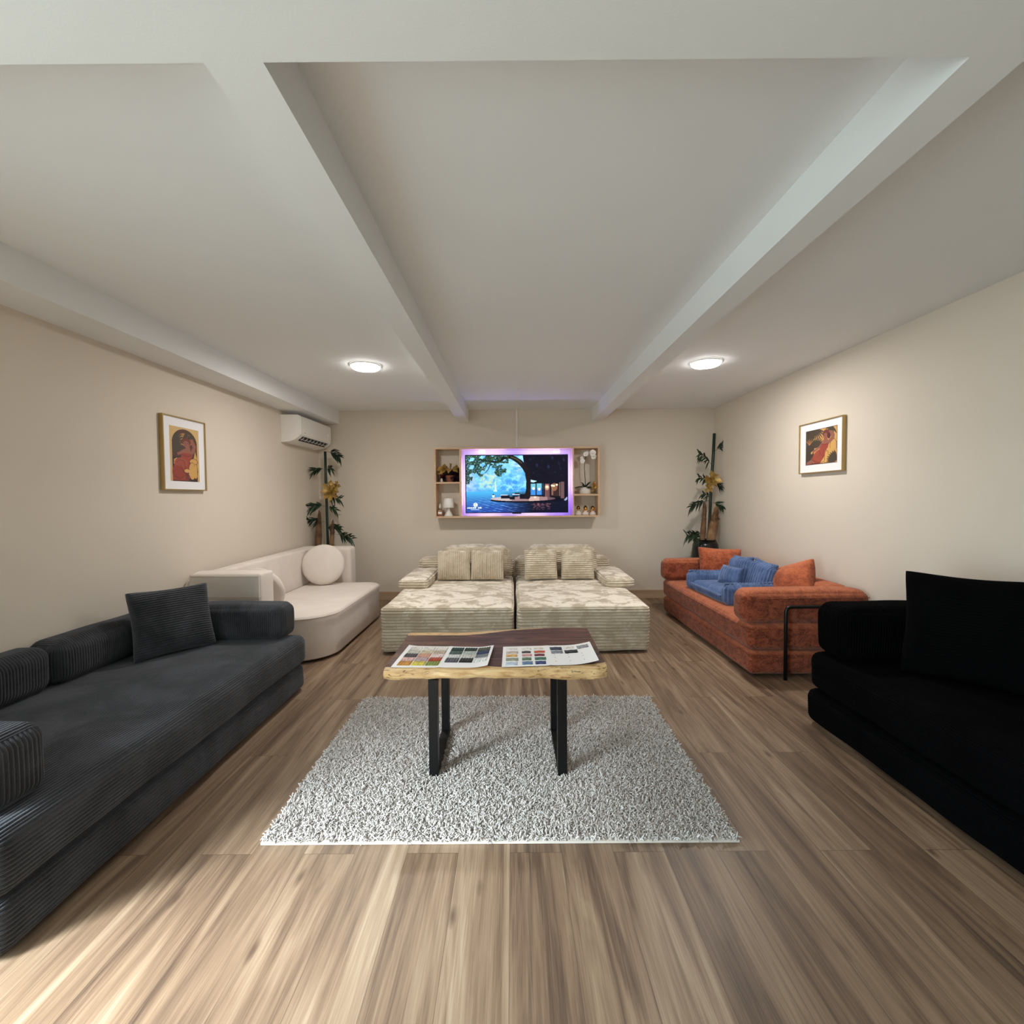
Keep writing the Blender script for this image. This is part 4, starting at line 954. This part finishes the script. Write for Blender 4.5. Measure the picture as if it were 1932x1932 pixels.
# three busts: white shoulders, gilded head with dark band over the eyes / ears / mouth
M['bust'] = plain('bust_plaster', (216, 204, 196), .7, var=.08, scale=50); M['dark_gold'] = plain('dark_bronze_hair', (62, 42, 26), .3, .8)
for x, lb, kind in ((.848, 'left bust of three on the shelf, gold head with dark glasses', 0), (.940, 'middle bust of three on the shelf, gold head with round mouth', 1), (1.034, 'right bust of three on the shelf, gold head with covered face', 2)):
    y = 5.78; b = root('bust', (x, y, 1.1105), lb, 'figurine', 'gold headed busts on the bottom shelf')
    mb = lathe([(.001, 1.1107), (.038, 1.1107), (.039, 1.125), (.034, 1.140), (.018, 1.158), (.011, 1.168), (.001, 1.170)], 24); V = mb.verts(); V[:, 0] *= 1.05; V[:, 1] *= .72; mb.v = [V]; mb.xf(Matrix.Translation((x, y, 0)))
    build('shoulders', mb, M['bust'], b)
    def ball(rx, ry_, rz, c, n=16):
        m = lathe([(math.sin(t)+1e-4, -math.cos(t)) for t in np.linspace(0, PI, 13)], n, caps=False); V = m.verts()*np.array([rx, ry_, rz]) + np.array(c); m.v = [V]; return m
    h = ball(.021, .023, .027, (x, y - .002, 1.193)); h.join(ball(.0045, .005, .006, (x, y - .025, 1.190), 8)); build('head', h, M['bright_gold'], b)
    hb = ball(.025, .022, .027, (x, y + .006, 1.201)); hb.join(ball(.012, .012, .012, (x, y + .012, 1.222), 10)) if kind == 1 else None; build('hair', hb, M['dark_gold'], b)
    if kind == 0: g = ball(.009, .004, .0065, (x - .010, y - .025, 1.196), 12); g.join(ball(.009, .004, .0065, (x + .010, y - .025, 1.196), 12)); build('glasses', g, M['black_metal'], b)
    elif kind == 1:
        for s in (-1, 1): build('hand', tube([(x + s*.030, y - .006, 1.155), (x + s*.032, y - .014, 1.175), (x + s*.021, y - .022, 1.186)], [.007, .006, .005], 8), M['bright_gold'], b)
    else:
        for s in (-1, 1): build('hand', tube([(x + s*.030, y - .008, 1.150), (x + s*.028, y - .022, 1.172), (x + s*.006, y - .028, 1.182)], [.007, .006, .005], 8), M['bright_gold'], b)

# ------------------------------------------------------------------ air conditioner
ac = root('air_conditioner', (XL + .1, 5.40, 1.97), 'white split air conditioner high on the left wall by the corner', 'air conditioner')
def ac_prof(k=1.0): # (distance from wall, z)
    pts = [(0, 2.272), (.185, 2.272), (.204, 2.262), (.211, 2.240), (.212, 2.09), (.207, 2.058), (.190, 2.030), (.150, 2.000), (.09, 1.980), (0, 1.972)]
    return pts
def extr(prof, y0, y1, x0=XL + .002):
    n = len(prof); V = [(x0 + d, y, z) for y in (y0, y1) for d, z in prof]; F = [(i, (i+1) % n, n + (i+1) % n, n + i) for i in range(n)] + [tuple(range(n))[::-1], tuple(range(n, 2*n))]
    return MB().add(V, F)
build('body', extr(ac_prof(), 4.98, 5.82), M['white_plastic'], ac, auto=35)
fp = [(.198, 2.266), (.212, 2.258), (.2175, 2.240), (.2185, 2.09), (.213, 2.060), (.203, 2.043), (.198, 2.050)]
build('front_panel', extr(fp, 4.992, 5.81), M['white_plastic'], ac, auto=35)
M['vent'] = plain('vent_dark', (16, 16, 18), .6)
vp = [(.206, 2.040), (.192, 2.026), (.152, 1.9965), (.150, 1.9995), (.190, 2.033)]
build('vent', extr(vp, 5.06, 5.75), M['vent'], ac, smooth=False)
mb = MB()
for k in range(8): y = 5.09 + k*.09; mb.join(extr([(.203, 2.036), (.194, 2.022), (.168, 2.002), (.166, 2.006), (.192, 2.030)], y, y + .014))
mb.join(extr([(.181, 2.014), (.176, 2.008), (.172, 2.010), (.177, 2.016)], 5.065, 5.745)); build('louver', mb, plain('louver_grey', (190, 188, 184), .5), ac, smooth=False)
build('display', box(XL + .2205, XL + .2225, 5.700, 5.735, 2.118, 2.160), plain('display_white', (246, 246, 250), .3), ac, smooth=False)
M['badge'] = plain('badge_grey', (160, 160, 164), .4)
for a, b in ((5.075, 5.103), (5.775, 5.79)): build('badge', box(XL + .2195, XL + .2210, a, b, 2.080, 2.0865), M['badge'], ac, smooth=False)

# ------------------------------------------------------------------ framed prints
SK, DK, RED, YEL, OUT_, LEAF = (146, 92, 76), (60, 44, 40), (152, 66, 52), (206, 160, 92), (78, 40, 36), (72, 62, 50)
def print_tall():
    P = Paint(110, 190, (206, 172, 116), .58); u, v = P.u, P.v
    arch = ((abs(u - .5) < .43) & (v > .30) & (v < 1)) | (((u - .5)/.43)**2 + ((v - .30)/.27)**2 < 1)
    P.fill(arch, (86, 56, 46)); P.fill(arch & (v > .55), (64, 46, 42))
    def fan(cx, cy, L, a0, a1, n, c):
        for k in range(n):
            a = a0 + (a1 - a0)*k/(n - 1); P.stroke([(cx, cy), (cx + L*.55*math.cos(a), cy + L*.5*math.sin(a)), (cx + L*math.cos(a), cy + L*.62*math.sin(a) + .02)], [.012, .014, .003], c)
    P.ell(.52, .22, .26, .12, (196, 142, 84), .8)
    fan(.22, .30, .36, -2.4, .5, 11, LEAF); fan(.80, .20, .32, -3.6, -1.6, 8, LEAF); fan(.16, .46, .30, -2.2, .4, 9, LEAF); fan(.52, .12, .3, -.6, 2.2, 7, LEAF); P.c = np.where(arch[..., None], P.c, np.array([206, 172, 116]))
    for q in ([(.13, .60), (.12, .68), (.2, .70), (.3, .6), (.22, .57)], [(.86, .42), (.92, .55), (.92, .86), (.84, .9), (.78, .6)]): P.poly(q, YEL)
    P.poly([(.60, .24), (.78, .18), (.9, .32), (.86, .42), (.74, .50), (.68, .46), (.78, .34), (.70, .27)], SK)         # raised arm
    P.ell(.56, .26, .15, .075, (112, 54, 46)); P.ell(.55, .30, .10, .062, SK); P.poly([(.54, .34), (.66, .32), (.70, .42), (.52, .40)], SK)
    P.poly([(.36, .43), (.52, .38), (.72, .42), (.76, .52), (.40, .50)], SK); P.poly([(.22, .48), (.4, .43), (.48, .46), (.36, .50), (.26, .52)], SK)
    P.poly([(.40, .47), (.74, .47), (.74, .56), (.64, .64), (.70, .74), (.66, .92), (.60, .985), (.08, .985), (.06, .80), (.16, .66), (.34, .58)], RED)
    P.ell(.36, .66, .22, .10, (160, 76, 60)); P.ell(.26, .84, .20, .13, (146, 62, 50)); P.poly([(.5, .96), (.52, .84), (.62, .80), (.62, .985)], (112, 60, 50))
    for cx, cy, rx, ry in ((.80, .62, .14, .055), (.74, .80, .12, .16), (.86, .80, .07, .14), (.56, .80, .10, .035)): P.ell(cx, cy, rx + .012, ry + .008, OUT_); P.ell(cx, cy, rx, ry, YEL)
    P.poly([(.62, .79), (.86, .68), (.86, .9), (.72, .93), (.62, .87)], YEL)
    for st in ([(.40, .50), (.55, .53), (.72, .50)], [(.20, .66), (.30, .60), (.46, .62), (.50, .76)], [(.10, .90), (.3, .95), (.5, .88)], [(.34, .70), (.44, .84), (.60, .90)], [(.52, .31), (.54, .33)], [(.50, .285), (.53, .285)], [(.58, .285), (.61, .285)]): P.stroke(st, .0035, OUT_)
    edge = arch & ~(((abs(u - .5) < .415) & (v > .30) & (v < .99)) | (((u - .5)/.415)**2 + ((v - .30)/.262)**2 < 1)); P.fill(edge, (50, 34, 32)); return P
def print_wide():
    P = Paint(170, 150, (206, 158, 92), 1.15); u, v = P.u, P.v
    def fan(cx, cy, L, a0, a1, n, c, wd=.014):
        for k in range(n):
            a = a0 + (a1 - a0)*k/(n - 1); P.stroke([(cx, cy), (cx + L*.6*math.cos(a), cy + L*.6*math.sin(a)), (cx + L*math.cos(a), cy + L*math.sin(a) + .02)], [wd, wd*1.3, .003], c)
    P.poly([(0, 0), (.30, 0), (.26, .25), (.18, .4), (.16, 1), (0, 1)], LEAF); fan(.30, -.05, .42, .5, 2.2, 10, LEAF, .018); fan(.0, .2, .34, -.5, 1.2, 7, LEAF, .016)
    fan(.34, .52, .34, -2.9, -.3, 15, LEAF, .016); P.poly([(.02, .45), (.3, .42), (.25, .98), (.02, .98)], (66, 56, 48)); fan(.12, .42, .2, -2.2, -.8, 5, (196, 130, 84), .006); fan(.86, .02, .22, 1.0, 4.0, 8, LEAF, .02)
    P.poly([(.78, .52), (.80, .38), (.92, .34), (.98, .44), (.98, .62), (.8, .66)], OUT_); P.poly([(.79, .52), (.81, .39), (.92, .355), (.97, .45), (.97, .62), (.8, .65)], YEL)
    P.poly([(.62, .70), (.7, .60), (.9, .58), (.95, .75), (.9, .97), (.46, .97), (.44, .9), (.58, .84)], YEL)
    P.stroke([(.62, .96), (.63, .70), (.68, .63), (.73, .68), (.72, .95)], .005, OUT_); P.stroke([(.45, .95), (.6, .94)], .005, OUT_); P.stroke([(.2, .66), (.36, .55), (.46, .53)], [.03, .02, .01], YEL)
    P.poly([(.60, .14), (.70, .08), (.86, .12), (.93, .24), (.90, .36), (.76, .46), (.68, .42), (.82, .28), (.74, .17)], SK); P.ell(.66, .17, .105, .115, (108, 50, 44)); P.ell(.75, .24, .05, .08, (82, 40, 38)); P.ell(.64, .24, .058, .088, SK, 1, .2)
    P.poly([(.60, .30), (.70, .28), (.75, .42), (.56, .42)], SK); P.poly([(.52, .42), (.60, .35), (.76, .40), (.74, .50), (.5, .48)], SK); P.poly([(.54, .38), (.44, .50), (.24, .60), (.22, .68), (.30, .64), (.48, .54), (.56, .46)], SK)
    P.poly([(.52, .44), (.75, .45), (.72, .56), (.64, .66), (.62, .80), (.48, .97), (.28, .95), (.18, .84), (.30, .70), (.45, .60)], RED); P.ell(.40, .72, .17, .11, (160, 74, 58), .8, -.6); P.ell(.42, .86, .14, .10, (158, 78, 58), .8, -.5)
    P.poly([(.02, .99), (.04, .92), (.20, .84), (.28, .92), (.14, .99)], SK); P.poly([(.02, .99), (.3, .95), (.6, .98), (.9, .95), (.98, .99)], (120, 58, 46)); fan(.98, .92, .30, -3.4, -1.8, 8, LEAF, .03)
    for st in ([(.52, .44), (.64, .47), (.75, .45)], [(.46, .62), (.5, .72), (.40, .80)], [(.18, .84), (.34, .92), (.48, .97)], [(.61, .22), (.63, .22)], [(.67, .22), (.69, .225)], [(.63, .285), (.66, .285)]): P.stroke(st, .005, OUT_)
    b = (u < .012) | (u > .988) | (v < .012) | (v > .988); P.fill(b, (52, 34, 32)); return P
PMAT = picture_material('art_print', 0, .55)
M['mat'] = plain('white_mount_board', (236, 236, 238), .6, var=.01)
def framed(side, y0, y1, z0, z1, art, fm, label):
    """side -1 = on the left wall, 1 = on the right wall; fm = margins of the print inside the frame (near-left, right, top, bottom)"""
    xw = XL + .001 if side < 0 else XR - .001; s = -side; D = .030; b = .0085
    rt = root('framed_print', (xw, (y0 + y1)/2, z0), label, 'picture', 'gold framed prints')
    X = lambda d: sorted((xw + s*.0, xw + s*d))
    mb = MB(); x0, x1 = X(D)
    box(x0, x1, y0, y0 + b, z0, z1, mb); box(x0, x1, y1 - b, y1, z0, z1, mb); box(x0, x1, y0 + b, y1 - b, z0, z0 + b, mb); box(x0, x1, y0 + b, y1 - b, z1 - b, z1, mb)
    build('frame', mb, M['gold'], rt, smooth=False)
    x0, x1 = X(.020); build('mount', box(x0, x1, y0 + b, y1 - b, z0 + b, z1 - b), M['mat'], rt, smooth=False)
    xa = xw + s*.0206; W, H = y1 - y0, z1 - z0
    if side < 0: P00 = (xa, y0 + W*fm[0], z1 - H*fm[2]); PU = (0, W*(1 - fm[0] - fm[1]), 0)
    else: P00 = (xa, y1 - W*fm[0], z1 - H*fm[2]); PU = (0, -W*(1 - fm[0] - fm[1]), 0)
    art().mesh('print', P00, PU, (0, 0, -H*(1 - fm[2] - fm[3])), PMAT, rt)
framed(-1, 3.258, 3.712, 1.415, 1.970, print_tall, (.16, .16, .135, .125), 'tall gold framed print of a reclining woman under an arch, on the left wall')
framed(1, 3.592, 4.138, 1.535, 1.978, print_wide, (.155, .13, .155, .165), 'wide gold framed print of a woman lounging among palms, on the right wall')

# ------------------------------------------------------------------ ceiling lamps
GLOW = emit('lamp_diffuser_glow', (1.0, 0.97, 0.94), 30.0, True)
for x, y, lb in ((-1.258, 3.928, 'round white ceiling lamp in the left ceiling bay'), (1.674, 3.911, 'round white ceiling lamp in the right ceiling bay')):
    rt = root('ceiling_lamp', (x, y, ZC), lb, 'ceiling lamp', 'round ceiling lamps')
    build('housing', lathe([(.128, ZC - .0005), (.128, ZC - .012), (.118, ZC - .014), (.118, ZC - .006)], 48, (x, y, 0), caps=False), M['white_plastic'], rt, auto=40)
    al = bpy.data.lights.new('lamp_light', 'AREA'); al.shape = 'DISK'; al.size = 0.11; al.energy = LAMP; al.color = (1.0, 0.95, 0.90)
    ao = bpy.data.objects.new('lamp_light', al); COL.objects.link(ao); ao.location = (0, 0, -.038); ao.parent = rt
    build('diffuser', lathe([(.117, ZC - .010), (.117, ZC - .022), (.108, ZC - .030), (.08, ZC - .033), (.001, ZC - .034)], 48, (x, y, 0), caps=False), GLOW, rt)

# ------------------------------------------------------------------ corner arrangements of bamboo, golden flowers and pampas grass
M['bamboo'] = plain('dark_bamboo_pole', (24, 46, 38), .38, var=.25, scale=8); M['pampas'] = leafmat('pampas_tan', (116, 88, 62), (164, 128, 92), .9); M['pampas_d'] = leafmat('pampas_brown', (104, 76, 54), (142, 108, 80), .9)
M['vase'] = plain('glossy_black_vase', (12, 13, 13), .25, var=.03)
ROOM = ((XL + .006, -9, .002), (XR - .006, YB - .006, 9))
def plume(p, q, R, n, mat, parent, seed):
    r = random.Random(seed); p, q = np.array(p), np.array(q); ax = q - p; L = np.linalg.norm(ax); ax /= L; mb = tube([p, q], .004, 6)
    s1 = np.cross(ax, [0, 1, 0]); s1 /= np.linalg.norm(s1); s2 = np.cross(ax, s1)
    cs2 = np.linspace(.06, 1, 12); mb.join(tube([p + (q - p)*t for t in cs2], [max(.003, R*.55*math.sin(PI*min(1, .12 + .84*t))**.8) for t in cs2], 10))
    for k in range(int(n*4.5)):
        t = r.random()**.8; c = p + (q - p)*(.12 + .88*t); a = r.uniform(0, 2*PI); rad = R*(math.sin(PI*min(1, .15 + .8*t))**.7)
        d = (s1*math.cos(a) + s2*math.sin(a)); e = c + d*rad*r.uniform(.5, .95) + ax*r.uniform(.04, .10); m_ = (c + e)/2 + ax*.012
        mb_w = .0011; sd = np.cross(d, ax)*mb_w
        mb.add([c - sd, c + sd, m_ + sd*1.3, m_ - sd*1.3, e], [(0, 1, 2, 3), (3, 2, 4)])
    build('pampas_plume', mb, mat, parent, keep=ROOM)
def spray(base, tip, n, L, parent, seed, W=.022):
    r = random.Random(seed); b, t = np.array(base), np.array(tip); mb = tube([b, b*.4 + t*.6 + np.array([0, 0, .015]), t], .0022, 5); d = t - b; d /= np.linalg.norm(d)
    n = int(n*2.5); L *= 1.10
    for k in range(n):
        f = .25 + .75*k/(n - 1); p = b + (t - b)*f + np.array([0, 0, .018*math.sin(PI*f)]); s = (-1)**k
        dd = d*r.uniform(.5, 1.0) + np.array([r.uniform(-.2, .2), -r.uniform(-.1, .45), s*r.uniform(.25, .85) - .15]); leaf(mb, p, dd, L*r.uniform(.8, 1.15), W, (r.uniform(-.4, .4), -1, .5), .22, 'lance', .2)
    build('leaf_spray', mb, M['bamboo_leaf'], parent, keep=ROOM)
def golden_flower(c, S, n, parent, seed):
    r = random.Random(seed); mb = MB()
    for k in range(n):
        a = 2*PI*k/n + r.uniform(-.2, .2); e = r.uniform(-.2, .5); leaf(mb, c, (math.cos(a), -.25 - e*.6, math.sin(a)), S*r.uniform(.85, 1.2), S*.5, (0, -1, .2), r.uniform(0, .3), 'star', .3)
    for k in range(5): a = k*1.26; leaf(mb, (c[0], c[1] - .012, c[2]), (math.cos(a), -.9, math.sin(a)), S*.4, S*.3, (0, -1, .3), .1, 'oval', .3)
    build('golden_flower', mb, M['gold_leaf'], parent)
def vase(cx, cy, R, H, parent): build('vase', lathe([(R*.55, .001), (R*.7, .02), (R, H*.45), (R*1.05, H*.68), (R*.9, H*.92), (R*.72, H), (R*.66, H*.985), (R*.8, H*.9)], 36, (cx, cy, 0)), M['vase'], parent)
# right corner
ra = root('bamboo_arrangement', (2.42, 5.63, 0), 'tall leafy bamboo pole in a black vase, right corner behind the rust sofa', 'plant')
vase(2.42, 5.64, .165, .80, ra)
build('pole', tube([(2.44, 5.66, .10), (2.500, 5.720, 0.911), (2.541, 5.760, 1.450), (2.574, 5.780, 1.856), (2.595, 5.800, 2.142)], .0185, 14), M['bamboo'], ra)
for k, (a, b, n, L) in enumerate((((2.569, 5.740, 1.906), (2.698, 5.700, 1.994), 8, .085), ((2.550, 5.740, 1.725), (2.325, 5.620, 1.869), 9, .10), ((2.552, 5.740, 1.530), (2.320, 5.620, 1.567), 8, .10), ((2.579, 5.740, 1.503), (2.619, 5.680, 1.461), 5, .08), ((2.526, 5.740, 1.301), (2.389, 5.640, 1.369), 4, .11),
                                      ((2.513, 5.740, 1.288), (2.220, 5.580, 1.219), 9, .12), ((2.553, 5.740, 1.260), (2.638, 5.660, 1.194), 7, .09), ((2.448, 5.740, 0.855), (2.146, 5.520, 0.862), 11, .12), ((2.528, 5.740, 1.010), (2.559, 5.660, 1.081), 4, .08), ((2.461, 5.740, 0.828), (2.229, 5.500, 0.785), 5, .10))):
    spray(a, b, n, L, ra, 30 + k, .019)
golden_flower((2.503, 5.660, 1.547), .12, 7, ra, 1); golden_flower((2.461, 5.640, 1.448), .07, 5, ra, 2)
plume((2.36, 5.60, .70), (2.384, 5.580, 1.185), .060, 420, M['pampas_d'], ra, 1); plume((2.44, 5.58, .70), (2.531, 5.600, 1.143), .105, 620, M['pampas'], ra, 2)
# left corner
la = root('bamboo_arrangement', (-2.33, 5.70, 0), 'leafy bamboo pole with golden flower in the left corner behind the cream sofa', 'plant')
vase(-2.34, 5.69, .15, .66, la)
build('pole', tube([(-2.36, 5.70, .10), (-2.351, 5.720, 0.764), (-2.355, 5.720, 1.217), (-2.360, 5.720, 1.620), (-2.361, 5.720, 1.941)], .0165, 14), M['bamboo'], la)
for k, (a, b, n, L) in enumerate((((-2.326, 5.700, 1.939), (-2.143, 5.620, 1.863), 9, .11), ((-2.364, 5.700, 1.719), (-2.463, 5.620, 1.688), 8, .10), ((-2.351, 5.700, 1.699), (-2.259, 5.640, 1.721), 5, .09), ((-2.357, 5.700, 1.365), (-2.145, 5.600, 1.337), 7, .11), ((-2.367, 5.700, 1.251), (-2.490, 5.600, 1.247), 10, .11), ((-2.340, 5.700, 1.230), (-2.209, 5.620, 1.205), 5, .10),
                                      ((-2.377, 5.700, 1.049), (-2.520, 5.600, 1.076), 10, .10), ((-2.324, 5.700, 1.015), (-2.153, 5.600, 0.967), 7, .11), ((-2.233, 5.700, 0.894), (-1.995, 5.560, 0.851), 11, .12), ((-2.339, 5.700, 0.948), (-2.253, 5.620, 0.980), 4, .07))):
    spray(a, b, n, L, la, 60 + k, .019)
golden_flower((-2.256, 5.620, 1.456), .125, 8, la, 3); golden_flower((-2.195, 5.600, 1.508), .08, 5, la, 4)
plume((-2.45, 5.64, .58), (-2.409, 5.620, 1.120), .075, 620, M['pampas_d'], la, 3); plume((-2.27, 5.60, .58), (-2.238, 5.600, 1.008), .05, 460, M['pampas'], la, 4)
